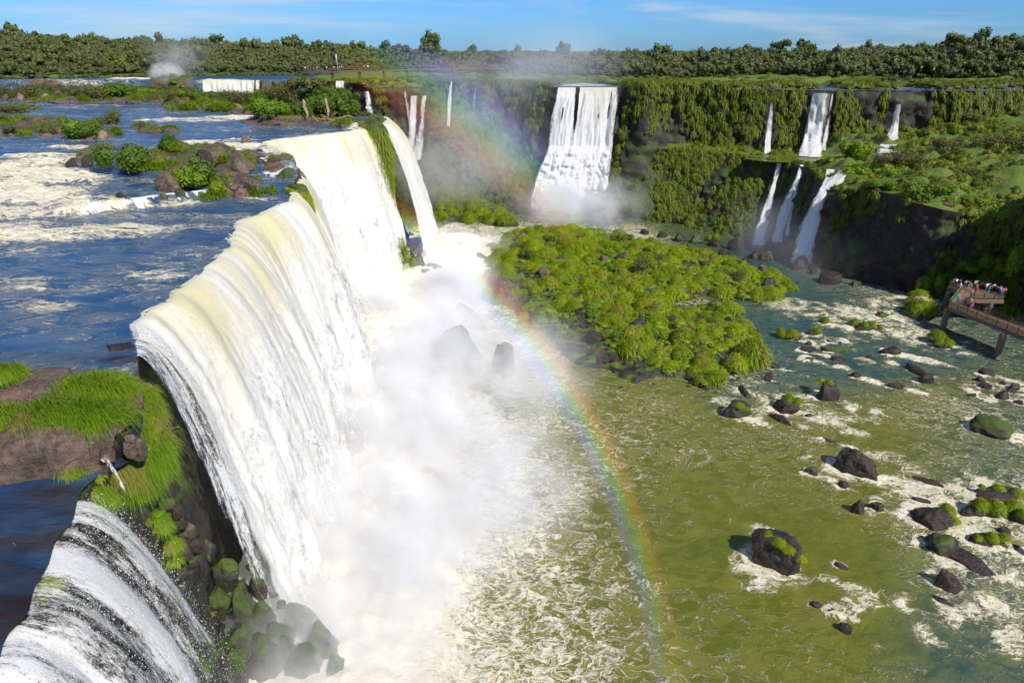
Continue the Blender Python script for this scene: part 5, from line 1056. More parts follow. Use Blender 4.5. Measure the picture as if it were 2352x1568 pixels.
UB = [  # bushes: base pixel, width, height px, kind, label
    (10, 222, 60, 34, 'olive', 'olive scrub cut by the left frame'), (62, 220, 70, 34, 'olive', 'olive scrub with a taller top near the left frame'), (110, 214, 50, 28, 'olive', 'low olive scrub left of the open channel'), (135, 214, 40, 22, 'olive', 'thin scrub above the driftwood'), (172, 222, 64, 36, 'olive', 'broad olive bush at the tip of the scrub island'), (215, 226, 70, 38, 'olive', 'olive bush in the middle of the scrub island'), (252, 224, 70, 40, 'bush', 'greener bush on the crest of the scrub island'), (288, 222, 50, 34, 'bush', 'green bush right of the crest of the scrub island'), (330, 216, 46, 20, 'bright', 'bright low bush at the rear of the scrub island'), (352, 232, 50, 22, 'olive', 'brown rounded scrub on the right shore'), (395, 226, 60, 24, 'olive', 'mixed scrub below the little chutes'), (380, 208, 56, 14, 'olive', 'low scrub on the bank above the chutes'), (440, 228, 44, 34, 'bush', 'dark bush left of the short wide fall'), (415, 222, 30, 20, 'bright', 'bright bush below the little chutes'), (480, 226, 50, 20, 'bush', 'low bush in front of the short wide fall'), (520, 232, 56, 30, 'olive', 'airy bush before the right part of the short wide fall'), (330, 205, 50, 12, 'bush', 'thin bush on the bar beneath the far spray'), 
    (45, 262, 64, 22, 'olive', 'dark olive scrub on the left middle islet'), (10, 255, 50, 18, 'olive', 'pale scrub at the left frame on the middle islet'), (28, 306, 60, 26, 'olive', 'olive scrub among the left shoal rocks'), (110, 306, 60, 30, 'olive', 'thin olive scrub behind the shoal tussock'), (175, 318, 96, 58, 'bright', 'large bright green bush in the left middle'), (205, 316, 60, 42, 'bush', 'darker bush merged with the large bright one'), (258, 290, 64, 44, 'olive', 'sparse twiggy bush in mid river'),
    (315, 382, 104, 74, 'bush', 'big round bush on the shrub island'), (390, 342, 56, 44, 'bush', 'dark bush behind the big round one'), (430, 430, 90, 56, 'bright', 'leafy bush overhanging the brown boulder'), (480, 428, 90, 66, 'bush', 'tall dark leafy bush in the middle of the rocks'), (500, 440, 50, 40, 'bright', 'bright leafy bush right of the dark one'), (455, 378, 60, 30, 'bush', 'low leafy bush on the crest of the shrub island'),
    (560, 240, 70, 40, 'olive', 'olive bush at the left end of the bushy islet'), (600, 262, 60, 40, 'bright', 'pale reeds at the water edge of the bushy islet'), (640, 264, 70, 48, 'bright', 'tall bright reeds in the middle of the islet shore'), (590, 240, 60, 34, 'bush', 'green bush behind the pale reeds'), (625, 232, 60, 44, 'olive', 'grey airy bush on the islet'), (665, 240, 70, 56, 'olive', 'tall grey scrub left of the islet tree'), (700, 262, 60, 40, 'bush', 'dark bush behind the pale dead trunk'), (735, 262, 80, 56, 'bush', 'dark green bush behind the uprooted stump'), (775, 268, 80, 60, 'bush', 'dense green bush on the right of the islet'), (806, 268, 56, 44, 'bush', 'sloping bush at the right end of the islet'), (760, 232, 60, 36, 'bright', 'bright green bush top in the middle of the islet'), (712, 235, 60, 40, 'bush', 'dark bush under the islet tree'), (830, 270, 34, 22, 'olive', 'brown scrub at the brink corner of the islet'), (610, 205, 40, 24, 'olive', 'bare scrub above the left of the islet'), (660, 262, 60, 34, 'bush', 'shore bush right of the tall reeds'), (690, 222, 60, 34, 'olive', 'dry flowering scrub left of the islet tree crown'), (790, 240, 50, 40, 'bush', 'bushy top right of the islet tree')]
for j, (u, v, w, h, k, l) in enumerate(UB):
    p = on_up(u, v); r = w/ppm(p)/2*.95; put_bush(k, j, p-np.array([0, 0, .15]), r, l, group='bushes of the upper islands', h=(h/ppm(p))/(r*1.25))
def shoal_cover():
    r = np.random.default_rng(61); V0, F0, T0 = mound(80, n=70, R=1, H=.8, length=.9, width=.05, droop=.55, upb=.6, core=.55); T = []; tt = []; Vs, Fs = rock_geo(9, (1, .8, .55), 2, 8, .25); TS = []
    for (cx, cy, rx, ry, h) in _sh:
        for k in range(int(min(190, 16+rx*ry*1.1))):
            a = r.random()*6.28; q = math.sqrt(r.random()); x, y = cx+rx*q*math.cos(a)*.95, cy+ry*q*math.sin(a)*.95; z = floor(x, y)
            if z < float(zU(x, y))-.05: 
                continue
            s = .0035*y
            if r.random() < .72 and q < .85: T.append((rz(r.random()*6.28, s*(.8+1.5*r.random()**1.5)), np.array([x, y, z-.1]))); tt.append(r.random())
            else: TS.append((rz(r.random()*6.28, s*(.4+1.1*r.random()**2)), np.array([x, y, z])))
    V, Fc = tile(V0, F0, T); ob('shoal_grass', mesh('shoal_grass', V, Fc, [M['grass']], attrs={'tint': (np.array(tt)[:, None]*.5+.5*T0[None]).ravel()}), kind='stuff')
    V, Fc = tile(Vs, [Fs], TS); ob('shoal_stones', mesh('shoal_stones', V, Fc, [M['rock_warm']], smooth=False), kind='stuff')
shoal_cover()
def islet_trees():
    for j, (u, v, top, w, l, k) in enumerate([(706, 235, 172, 66, 'flat-topped dark tree rising from the bushy islet', 'tree'), (672, 238, 178, 56, 'grey leafy tree left of the flat-topped one', 'olive'), (768, 240, 194, 56, 'round green tree right of the flat-topped one', 'bush'), (815, 262, 205, 30, 'thin leaning sapling over the canyon edge', 'bush')]):
        p = on_up(u, v); H = (v-top)/ppm(p)*1.02; R = w/ppm(p)/2
        e = ob('islet_tree', None, l, 'tree', 'trees of the bushy islet', loc=p)
        r = np.random.default_rng(j+70); tr = []
        P = np.array([[0, 0, -.2], [.1, 0, H*.3], [-.1+.3*(j == 3), .1, H*.62]]); tr.append(tube(P, [.16, .13, .09], 7))
        for q in range(6):
            a = r.random()*6.28; tr.append(tube(np.array([P[2]-[0, 0, H*.1*r.random()], P[2]+[math.cos(a)*R*.4, math.sin(a)*R*.4, H*.16], P[2]+[math.cos(a)*R*.8, math.sin(a)*R*.8, H*.26]]), [.07, .05, .02], 5))
        V, Fc, _ = join(tr); ob('trunk', mesh('trunk', V, Fc, [M['bark']]), parent=e)
        V, Fc, T = bush_geo(j+90, 1500 if j < 3 else 420, 1.0, .55, .075, 9, loose=.5, core=j != 1)
        ob('crown', mesh('crown', V*np.array([R, R, H*.5])+np.array([0, 0, H*.48]), Fc, [M[k]], attrs={'tint': T}), parent=e)
islet_trees()
def dead_wood():
    def pix(pts, y): return np.array([aty(u, v, y) for u, v in pts])
    z = hit(697, 274, ['ground'])[0]; y0 = z[1]
    P = pix([(704, 276), (706, 262), (701, 250), (697, 244), (699, 236), (696, 228)], y0-.3); o = P[0].copy()
    ob('dead_tree', mesh('dead_tree', *tube(P-o, [.42, .34, .34, .40, .34, .10], 9), [M['wood_dead']]), 'pale broken dead trunk standing in the water by the islet', 'dead tree', loc=o)
    y1 = hit(752, 280, ['ground'])[0][1]-.5
    P = pix([(752, 272), (754, 255), (750, 240), (748, 226)], y1); o = P[0].copy(); e = ob('uprooted_stump', None, 'pale uprooted stump with a tangle of roots and a snapped upright trunk', 'dead tree', loc=o)
    ob('trunk', mesh('trunk', *tube(P-o, [.40, .33, .30, .20], 9), [M['wood_dead']]), parent=e)
    r = np.random.default_rng(4); parts = []
    for k in range(46):
        a = r.random()*6.28; L = 1.2+2.0*r.random(); c = np.array([r.normal(0, .8), r.normal(0, .5), -.6+r.normal(0, .4)]); d = np.array([math.cos(a)*L, math.sin(a)*L*.5, r.normal(0, .7)])
        parts.append(tube(np.array([c, c+d*.5+r.normal(0, .15, 3), c+d]), [.11, .08, .03], 5))
    V, Fc, _ = join(parts); ob('roots', mesh('roots', V, Fc, [M['wood_dead']]), parent=e)
    for j, (pts, l, rr) in enumerate([([(716, 268), (726, 275), (738, 283)], 'short drift log leaning on the root tangle', .16), ([(768, 274), (785, 270), (800, 266), (812, 270)], 'pale drift log lying right of the stump', .2), ([(760, 280), (780, 277), (800, 278)], 'lower drift log right of the stump', .15)]):
        P = pix(pts, y1-.2*j); ob('drift_log', mesh('drift_log', *tube(P-P[0], [rr, rr*.9, rr*.7, rr*.5][:len(P)], 7), [M['wood_dead']]), l, 'log', 'drift logs at the islet', loc=P[0])
    y2 = hit(590, 372, ['ground'])[0][1]; parts = []
    for pts in [[(556, 366), (585, 362), (612, 356), (634, 349)], [(570, 370), (600, 366), (622, 364), (645, 361)], [(575, 372), (598, 375), (620, 378), (640, 381)], [(600, 367), (615, 372), (628, 376)], [(598, 366), (612, 374), (622, 380)], [(612, 371), (632, 369), (640, 367)], [(590, 361), (606, 359), (618, 360)]]:
        P = pix(pts, y2); P[:, 1] += np.linspace(0, -1.0, len(P)); parts.append(tube(P, np.linspace(.09, .025, len(P)), 5))
    V, Fc, _ = join(parts); o = V.mean(0); ob('dead_branch', mesh('dead_branch', V-o, Fc, [M['bark']]), 'bare forked branches reaching out over the white water', 'branch', loc=o)
    P = np.array([at(1403, 588, 2.2), at(1440, 600, 2.0), at(1490, 610, 2.0)]); ob('drift_log', mesh('drift_log', *tube(P-P[0], [.18, .2, .14], 7), [M['wood_dead']]), 'long grey log lying across the green island', 'log', loc=P[0])
dead_wood()
# ------------------------------------------------------------------ the green island: one mound of grass after another
def island_grass():
    r = np.random.default_rng(21); got = []
    lo, hi = ISLW.min(0), ISLW.max(0)
    bare = [(1215, 690, 60, 30), (1290, 770, 70, 40), (1370, 820, 80, 34), (1450, 850, 70, 26), (1200, 640, 50, 20), (1330, 720, 40, 26), (1580, 700, 70, 14), (1660, 690, 50, 10), (1150, 655, 40, 26)]
    n = 0
    for _ in range(14000):
        if n >= 296: break
        x, y = lo+(hi-lo)*r.random(2); sd = poly_sd(np.array([x]), np.array([y]), ISLW)[0]
        if sd > -.3: continue
        z = floor(x, y, ('island',))
        if z < .12: continue
        u, v = proj([x, y, z]); u, v = float(u), float(v); k = 0
        for (a, b, ru, rv) in bare:
            if math.hypot((u-a)/ru, (v-b)/rv) < 1: k = 1
        if k and r.random() > .16: continue
        right = sst(1350, 1700, u)
        R = (1.15+1.6*r.random()**1.4)*(1.1-.15*right)*(.6 if k else 1)
        if any(math.hypot(x-g[0], y-g[1]) < (R+g[2])*.62 for g in got): continue
        got.append((x, y, R)); n += 1
        if n % 9 == 4:
            put_bush(['bright', 'bush', 'olive'][n//9 % 3], n, (x, y, z-.2), R*.95, f'leafy bush number'.replace(' number', '')+f" {['bright', 'dark', 'brownish'][n//9 % 3]} in colour, among the grass mounds of the island", group='bushes of the island', h=.7+.6*r.random()); continue
        if n % 17 == 6:
            V_, F_ = rock_geo(500+n, (R*.8, R*.65, R*.8), 3, 10); ob('boulder', mesh('boulder', V_, F_, [M[['rock', 'rock_warm'][n % 2]]]), 'bare '+['dark', 'brown'][n % 2]+' boulder sticking out among the grass mounds of the island', 'boulder', 'bare boulders on the island', loc=(x, y, z+.1)); continue
        size = 'large' if R > 2.2 else 'small' if R < 1.4 else 'medium'
        reg = ('at the island head' if v < 570 else 'on the island back rise' if v < 610 else 'in the island middle' if v < 690 else 'on the lower island') if u < 1480 else ('on the right rise of the island' if v < 660 else 'along the island channel' if v < 740 else 'on the right lobe of the island')
        side = ' next to the water' if sd > -3 else ' on dark wet rubble' if k else ''
        put_mound('island', int(r.integers(0, 5)), (x, y, z-.12*R), R, f'{size} round grass mound {reg}{side}', group='grass mounds of the island', h=.6+.45*r.random(), name='grass_mound')
    # a few named ones that stand out
    for (u, v, w, hh, l) in [(1352, 560, 44, 1.5, 'tallest grass column standing on the ridge of the island'), (1218, 548, 46, 1.2, 'dark high mound at the head of the island'), (1590, 590, 50, 1.0, 'pale flowering shrub on the crest of the island'), (1720, 825, 96, 1.15, 'largest grass dome on the near right tip of the island'), (1690, 840, 60, 1.0, 'grass dome left of the largest one on the right tip'), (1640, 870, 56, .8, 'grass pad at the lowest right corner of the island'), (1310, 585, 50, 1.2, 'dark-sided mound with bare rock on the island ridge'), (1520, 640, 56, 1.2, 'mound with a bare rock face in the middle of the island')]:
        p = at(u, v, 1.0); put_mound('island', len(l) % 5, p, w/ppm(p)/2*.92, l, group='grass mounds of the island', h=hh, name='grass_mound')
    # the green islet upstream
    c = 0
    for _ in range(4000):
        if c >= 46: break
        x, y = r.uniform(-40, 12), r.uniform(206, 260); z = floor(x, y, ('green_islet',))
        if z < .4: continue
        if any(math.hypot(x-g[0], y-g[1]) < 2.1 for g in got): continue
        R = 1.6+1.6*r.random(); got.append((x, y, R)); c += 1
        u = float(proj([x, y, z])[0])
        put_mound('island', c % 5, (x, y, z-.2*R), R, ('large' if R > 2.4 else 'smaller')+' grass mound on the '+('left part' if u < 1040 else 'middle' if u < 1110 else 'low right tail')+' of the islet beside the second fall', group='grass mounds of the upstream islet', h=.8+.3*r.random(), name='grass_mound')
    # low growth and loose stones between the mounds: nobody could count them
    V0, F0, T0 = mound(77, n=26, R=1, H=.6, length=.7, width=.16, droop=.6)
    T = []; tt = []
    for _ in range(9000):
        if len(T) > 2300: break
        x, y = lo+(hi-lo)*r.random(2)
        if poly_sd(np.array([x]), np.array([y]), ISLW)[0] > -1.0: continue
        z = floor(x, y, ('island',)); u, v = proj([x, y, z])
        if z < .15 or (any(math.hypot((u-a)/ru, (v-b)/rv) < 1 for a, b, ru, rv in bare) and r.random() > .12): continue
        T.append((rz(r.random()*6.28, .5+.8*r.random()), np.array([x, y, z-.15]))); tt.append(r.random()*.5)
    V, Fc = tile(V0, F0, T); ob('low_grass', mesh('low_grass', V, Fc, [M['moss_grass']], attrs={'tint': (np.array(tt)[:, None]+.6*T0[None]).ravel()}), kind='stuff')
    Vs, Fs = rock_geo(5, (1, .8, .6), 2, 6, .2); T = []
    for _ in range(9000):
        if len(T) > 1500: break
        x, y = lo-2+(hi-lo+4)*r.random(2); sd = poly_sd(np.array([x]), np.array([y]), ISLW)[0]
        if sd > 2.0: continue
        z = max(floor(x, y, ('island',)), -.2); u, v = proj([x, y, z])
        b = any(math.hypot((u-a)/ru, (v-q)/rv) < 1.1 for a, q, ru, rv in bare)
        if not b and abs(sd) > 2.2: continue
        T.append((rz(r.random()*6.28, .18+.5*r.random()**2.5), np.array([x, y, z])))
    V, Fc = tile(Vs, [Fs], T); ob('rubble', mesh('rubble', V, Fc, [M['rock']], smooth=False), kind='stuff')
island_grass()
# ------------------------------------------------------------------ growth on the cliffs
def cliff_growth():
    r = np.random.default_rng(31)
    def tuft(n, seed, ln=1.3):
        q = np.random.default_rng(seed); a = q.random(n)*math.pi; d = np.stack([np.cos(a), np.sin(a)*.9+.25, q.random(n)*.9-.2], -1); d /= np.linalg.norm(d, axis=1)[:, None]
        root = d*np.array([.62, .40, .55]); dn = d+np.array([0, .1, .15]); dn /= np.linalg.norm(dn, axis=1)[:, None]
        V, Fb = blades(root, dn, ln*.55*(.6+.8*q.random(n)), np.full(n, .17), .85+.9*q.random(n), q)
        Vi, Fi = ICO[1]; k = Vi*np.array([.60, .42, .75])*(1+.2*vn(Vi*2+seed))[:, None]+np.array([0, .05, -.05])
        return join([(k, [Fi], np.full(len(k), .12)), (V, Fb, np.repeat(q.random(n), 5))])   # +y points away from the rock
    base = [tuft(28, s, 1.05) for s in (1, 2, 3)]
    def grow(name, jobs, tone=None):
        parts = []
        for s in range(3):
            T = [(m, o) for (m, o, q, t) in jobs if q == s]; tt = np.array([t for (m, o, q, t) in jobs if q == s])
            if not T: continue
            V, Fc = tile(base[s][0], base[s][1], T); parts.append((V, Fc, np.clip(tt[:, None]*.6+base[s][2][None]*.5, 0, 1).ravel()))
        V, Fc, A_ = join(parts); ob(name, mesh(name, V, Fc, [M['hang']], attrs={'tint': A_}), kind='stuff')
    falls = [o for o in bpy.data.objects if o.name.startswith('waterfall')]
    jobs = []
    for (Q, n, P, step, smin, smax, cover) in [(W2[0], W2[1], W2[2], 1, .6, 1.35, .70), (W3[0], W3[1], W3[2], 1, .5, 1.15, .70)]:
        isw3 = Q is W3[0]
        N = 20000 if not isw3 else 11000
        for _ in range(N):
            i = int(r.integers(0, len(Q))); j = int(P.shape[1]*r.random()); p = P[i, j]
            u, v = proj(p); u, v = float(u), float(v)
            if not (-100 < u < 2500) or p[2] < -.5: continue
            if not isw3 and p[2] < 19 and u > 1500: continue
            f = j/P.shape[1]
            c = fbm(xyz(p[0]*.13, p[2]*.055, p[1]*.13), 3, 601)
            if isw3 and u > 1890: cov = .50 if f < .22 else .16 if (u > 2150) else .06
            elif isw3: cov = .68
            elif 1425 < u < 1560: cov = .36 if f > .06 else .7
            elif u < 1270: cov = .76 if (u > 960) else .4
            elif u > 2090: cov = .55 if f < .3 else .30
            else: cov = .74
            if c*1.1+.5+r.normal(0, .12) > cov: continue
            # keep the falls free of plants
            skip = False
            for (a, b, c0, d0, w0) in FREE:
                if min(b, d0)-6 < v < max(b, d0)+4:
                    q = a+(c0-a)*(v-b)/(d0-b+1e-6)
                    if abs(u-q) < w0: skip = True; break
            if skip: continue
            nn = n[i]; a = math.atan2(nn[1], nn[0])-math.pi/2
            s = r.uniform(smin, smax)*(1.1 if f < .1 else 1)
            m = rz(a, s); m[:, 2] *= 1.0+.8*r.random(); jobs.append((m, p+np.array([nn[0], nn[1], 0])*.1*s, int(r.integers(0, 3)), float(np.clip(.42+c*.6+r.normal(0, .12), 0, 1))))
    grow('cliff_growth', jobs)
    jobs = []
    for i in range(900):
        k = int(r.integers(0, len(W1[0]))); j = int(W1[2].shape[1]*r.random()); p = W1[2][k, j]; u, v = proj(p)
        if not (-50 < u < 700) or v < 840 or p[1] > 47: continue
        if r.random() > .35: continue
        nn = W1[1][k]; m = rz(math.atan2(nn[1], nn[0])-math.pi/2, r.uniform(.15, .45)); jobs.append((m, p, int(r.integers(0, 3)), r.random()))
    if jobs: grow('moss_pads', jobs)
    # grass and scrub mounds on the plateau rim and the terrace slope
    UCO = np.array([(-80, 262)]+[tuple(q[:2]) for q in EDGE[i_isl+5:]]+[(262, 700), (-300, 700)])
    V0, F0, T0 = mound(78, n=60, R=1, H=.8, length=.55, width=.14, droop=.7); T = []; tt = []
    while len(T) < 2700:
        x = r.uniform(-62, 215); y = 238+abs(r.normal(0, 1))*(13 if len(T) < 1600 else 34)+(-20 if x > 60 else 0)+(x > 150)*-6
        if poly_sd(np.array([x]), np.array([y]), UCO)[0] > -.3: continue
        w = float(zU(x, y)); z = floor(x, y)
        if z < w+.15: continue
        T.append((rz(r.random()*6.28, r.uniform(.7, 1.7)*(1+.3*(y > 255)), r.uniform(.6, 1.3)), np.array([x, y, z-.2]))); tt.append(np.clip(.35+.5*fbm(xyz(x*.05, y*.08), 2, 61)+r.normal(0, .15), 0, 1))
    n0 = len(T)
    while len(T) < n0+2200:
        x = r.uniform(36, 210); y = r.uniform(105, 236)
        z = floor(x, y, ('terrace',))
        if z < 5 or z > 45: continue
        if math.hypot((x-88)/17, (y-209)/7.5) < 1.05: continue
        c = fbm(xyz(x*.09, y*.09), 3, 66)
        if c < -.22: continue
        T.append((rz(r.random()*6.28, r.uniform(.6, 1.9)), np.array([x, y, z-.25]))); tt.append(np.clip(.40+c+r.normal(0, .15), 0, 1))
    Vs, Fs = rock_geo(15, (1, .85, .7), 2, 9, .3); TS = []
    for _ in range(420):
        x, y = r.uniform(70, 200), r.uniform(112, 232); z = floor(x, y, ('terrace',))
        if 5 < z < 42 and fbm(xyz(x*.06, y*.06), 2, 67) > -.05: TS.append((rz(r.random()*6.28, .4+1.7*r.random()**3), np.array([x, y, z])))
    Vq, Fq = tile(Vs, [Fs], TS); ob('rubble', mesh('rubble', Vq, Fq, [M['ledge']], smooth=False), kind='stuff')
    V, Fc = tile(V0, F0, T); ob('ground_cover', mesh('ground_cover', V, Fc, [M['hang']], attrs={'tint': (np.array(tt)[:, None]*.65+.45*T0[None]).clip(0, 1).ravel()}), kind='stuff')
FREE = [(838, 188, 852, 300, 20), (928, 186, 944, 300, 12), (951, 184, 942, 372, 28), (977, 186, 957, 366, 20), (1037, 187, 1030, 290, 8), (1091, 192, 1088, 300, 9), (1350, 205, 1300, 500, 92), (1773, 236, 1762, 352, 14), (1884, 214, 1862, 358, 34), (1912, 216, 1892, 345, 12), (2068, 210, 2040, 358, 26), (1790, 374, 1742, 562, 22), (1842, 378, 1776, 600, 26), (1822, 470, 1800, 590, 12), (1930, 390, 1880, 455, 40), (1888, 455, 1838, 604, 40)]
cliff_growth()
# single shrubs that stand out on the terrace, the rim and the shore
def far_bushes():
    L = [(1985, 395, 90, 34, 'bright', 'round dark green hump at the left end of the overhanging block'), (2105, 455, 76, 60, 'bush', 'big round shrub on top of the overhanging block'), (2040, 430, 60, 26, 'bright', 'bright grassy hump on the rim of the overhang'), (2165, 440, 60, 26, 'bright', 'leafy shrub right of the big round one'), (2240, 470, 80, 40, 'bright', 'pale leafy bush on the right slope'), (2310, 500, 70, 50, 'bright', 'bush hanging over the right part of the dark wall'), (2060, 370, 90, 40, 'olive', 'shrubby knoll beside the fanning fall'), (2180, 345, 80, 40, 'olive', 'brown shrub high on the right slope'), (2290, 330, 90, 40, 'olive', 'scrub on the rocky knoll at the right edge'), (2230, 400, 80, 30, 'olive', 'low scrub in the middle of the right slope'), (1965, 360, 54, 50, 'bright', 'bright moss bush left of the fanning fall'), (1635, 560, 36, 30, 'bright', 'round shrub on the rocky shore behind the island')]
    for j, (u, v, w, h, k, l) in enumerate(L):
        r = hit(u, v); p = np.array(r[0]); R = w/ppm(p)/2; put_bush(k, j, p-np.array([0, 0, .2*R]), R, l, group='shrubs of the far bank', h=(h/ppm(p))/(R*1.2))
    for j, (u, v, w, h, l) in enumerate([(2130, 640, 46, 60, 'climbing shrub on the dark wall left of the walkway'), (2225, 605, 60, 36, 'sunlit shrub clinging to the dark wall above the platform'), (2290, 600, 60, 50, 'sunlit shrub on the dark wall at the right'), (2335, 590, 56, 90, 'tall climbing plant on the dark wall at the right edge'), (2335, 710, 44, 40, 'bright plant among the rubble at the right edge'), (2270, 640, 30, 26, 'small climbing shrub above the platform people')]):
        r = hit(u, v); p = np.array(r[0]); d = ray(u, v); d /= np.linalg.norm(d); p = p-d*1.0; R = w/ppm(p)/2
        put_bush('bright', j, p-np.array([0, 0, h/ppm(p)*.5]), R*.85, l, group='shrubs on the dark wall', h=(h/ppm(p))/(R*1.1))
far_bushes()
# ------------------------------------------------------------------ forest
def tree_geo(seed, n=300, slim=False):
    r = np.random.default_rng(seed); lob = 7 if not slim else 5
    V, Fc, T = bush_geo(seed, n, 1.0, .8, .125, lob, loose=.38, core=True)
    V = V*np.array([1, 1, 1.05])+np.array([0, 0, .7]); nC = sum(len(f) for f in Fc)
    Vt, Ft = tube(np.array([[0, 0, -.3], [.04, 0, .8], [0, .05, 1.6]]), [.10, .08, .05], 5)
    VV, FF, TT = join([(V, Fc, T), (Vt, Ft, np.zeros(len(Vt)))])
    fm = []
    nq = [len(f) for f in FF]; q0 = len([f for f in Fc if f.shape[1] == 4][0]); t0 = len([f for f in Fc if f.shape[1] == 3][0])
    return VV, FF, TT, np.r_[np.zeros(q0), np.ones(nq[0]-q0), np.zeros(t0), np.ones(nq[1]-t0)].astype(int)
def forest():
    r = np.random.default_rng(41); base = [tree_geo(100+s) for s in range(6)]
    ms = [mesh('tree', b[0], b[1], [M['tree'], M['bark']], fm=b[3], attrs={'tint': b[2]}) for b in base]
    P = []
    y = 236.0
    while y < 640:
        sp = 3.5 if y < 440 else 6.5
        xs = np.arange(-.98*y-20, .98*y+20, sp)
        for x in xs:
            xx, yy = x+r.uniform(-.45, .45)*sp, y+r.uniform(-.45, .45)*sp
            d = yy-shore(xx)
            if d < -.5: continue
            if xx > -70 and d < 40 and fbm(xyz(xx*.03, yy*.05), 2, 45) > .15-.2*(d < 14): continue
            P.append((xx, yy, d))
        y += sp*.92
    P = np.array(P); z = np.where(P[:, 1] < 555, gU(P[:, 0], P[:, 1]), 33.2+hills(P[:, 0], P[:, 1]))
    sz = (1.25+1.9*r.random(len(P))**1.5)*(1+.5*(r.random(len(P)) < .07))*np.where(P[:, 2] < 8, .75, 1)*np.where(P[:, 1] > 460, 1.5, 1)
    q = xyz(P[:, 0], P[:, 1], z); u, v = proj(q)
    big = sz*np.array([ppm(p) for p in q]); big[(u < -10) | (u > 2362)] = 0
    o = np.argsort(-big); T = []; tt = []
    for rank, i in enumerate(o):
        s = sz[i]; h = s*r.uniform(.62, 1.12)*(1.6 if r.random() < .06 else 1.08)
        if rank < 290:
            side = 'left' if u[i] < 800 else 'middle' if u[i] < 1600 else 'right'
            row = 'at the water edge' if P[i, 2] < 12 else 'in the front rows' if P[i, 2] < 40 else 'up the wooded hill'
            siz = 'tall' if h > 2.3 else 'squat' if h < 1.7 else 'medium'
            ob('tree', ms[int(r.integers(0, 6))], f'{siz} broad-leaved tree {row} of the {side} forest', 'tree', 'trees of the far forest', loc=q[i]-np.array([0, 0, .3]), rot=(0, 0, r.random()*6.28), scale=(s, s, h))
        elif big[i] > 0:
            k = int(r.integers(0, 6)); m = rz(r.random()*6.28, s, h); T.append((k, m, q[i]-np.array([0, 0, .3]))); tt.append(r.random()*.5)
    for x in np.arange(-330, 60, .9):
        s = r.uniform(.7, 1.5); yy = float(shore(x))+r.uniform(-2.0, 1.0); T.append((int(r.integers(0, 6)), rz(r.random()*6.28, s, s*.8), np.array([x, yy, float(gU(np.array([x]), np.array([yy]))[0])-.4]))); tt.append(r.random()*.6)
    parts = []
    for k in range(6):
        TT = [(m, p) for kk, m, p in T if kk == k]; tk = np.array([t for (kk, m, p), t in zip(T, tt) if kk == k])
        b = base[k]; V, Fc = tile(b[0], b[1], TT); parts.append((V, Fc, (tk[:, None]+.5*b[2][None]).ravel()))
    V, Fc, A_ = join(parts); ob('forest', mesh('forest', V, Fc, [M['tree_hazed']], attrs={'tint': A_}), kind='stuff')
    # emergent trees that break the skyline
    for j, (uu, top, base_v, w, l) in enumerate([(1158, 112, 160, 44, 'lone tall tree breaking the skyline near the middle'), (1790, 92, 130, 40, 'wide crown on the skyline above the tall right-hand fall'), (2190, 74, 118, 46, 'large dark crown on the right skyline'), (205, 80, 112, 30, 'small crown poking out of the left skyline'), (560, 92, 120, 24, 'thin tree standing above the left forest'), (1440, 116, 165, 40, 'rounded tree right of the smoke-like spray'), (1000, 121, 150, 22, 'slim emergent tree above the footbridge')]):
        yy = float(shore(0))+40 if uu < 1700 else 285.0
        if uu < 700: yy = 400.0
        p = aty(uu, base_v, yy); H = aty(uu, top, yy)[2]-p[2]; R = w/ppm(p)/2
        e = ob('skyline_tree', None, l, 'tree', 'skyline trees', loc=p)
        ob('trunk', mesh('trunk', *tube(np.array([[0, 0, -3], [.1, 0, H*.4], [0, .1, H*.8]]), [.3, .22, .1], 6), [M['bark']]), parent=e)
        V, Fc, T = bush_geo(j+140, 700, 1.0, .6, .11, 8, loose=.4); ob('crown', mesh('crown', V*np.array([R, R, H*.62])+np.array([0, 0, H*.45]), Fc, [M['tree']], attrs={'tint': T}), parent=e)
forest()
# ------------------------------------------------------------------ walkway, platform and people
M['deck'] = plain('worn_deck', (.20, .115, .075), .8, var=.25, sc=.8); M['steel'] = plain('dark_rail', (.045, .035, .022), .5, .3); M['green_rail'] = plain('green_rail', (.02, .22, .10), .5); M['concrete'] = plain('weathered_pillar', (.16, .105, .075), .85, var=.3, sc=.7)
def mesh_panel():
    t = NT('railing_mesh'); b = t.bsdf(Base__Color=(.10, .10, .03, 1), Roughness=.6)
    w = t.n('ShaderNodeTexChecker', Scale=7.0); t.set(w.inputs['Vector'], t.n('ShaderNodeTexCoord').outputs['Object'])
    return t.surf(t.n('ShaderNodeMixShader', i0=.5, i1=t.n('ShaderNodeBsdfTransparent').outputs[0], i2=b.outputs[0]))
M['panel'] = mesh_panel()
DZ = 5.0
def C(x, y, z=DZ): return at(2009.7+x*.16477, 574.2+y*.16477, z)
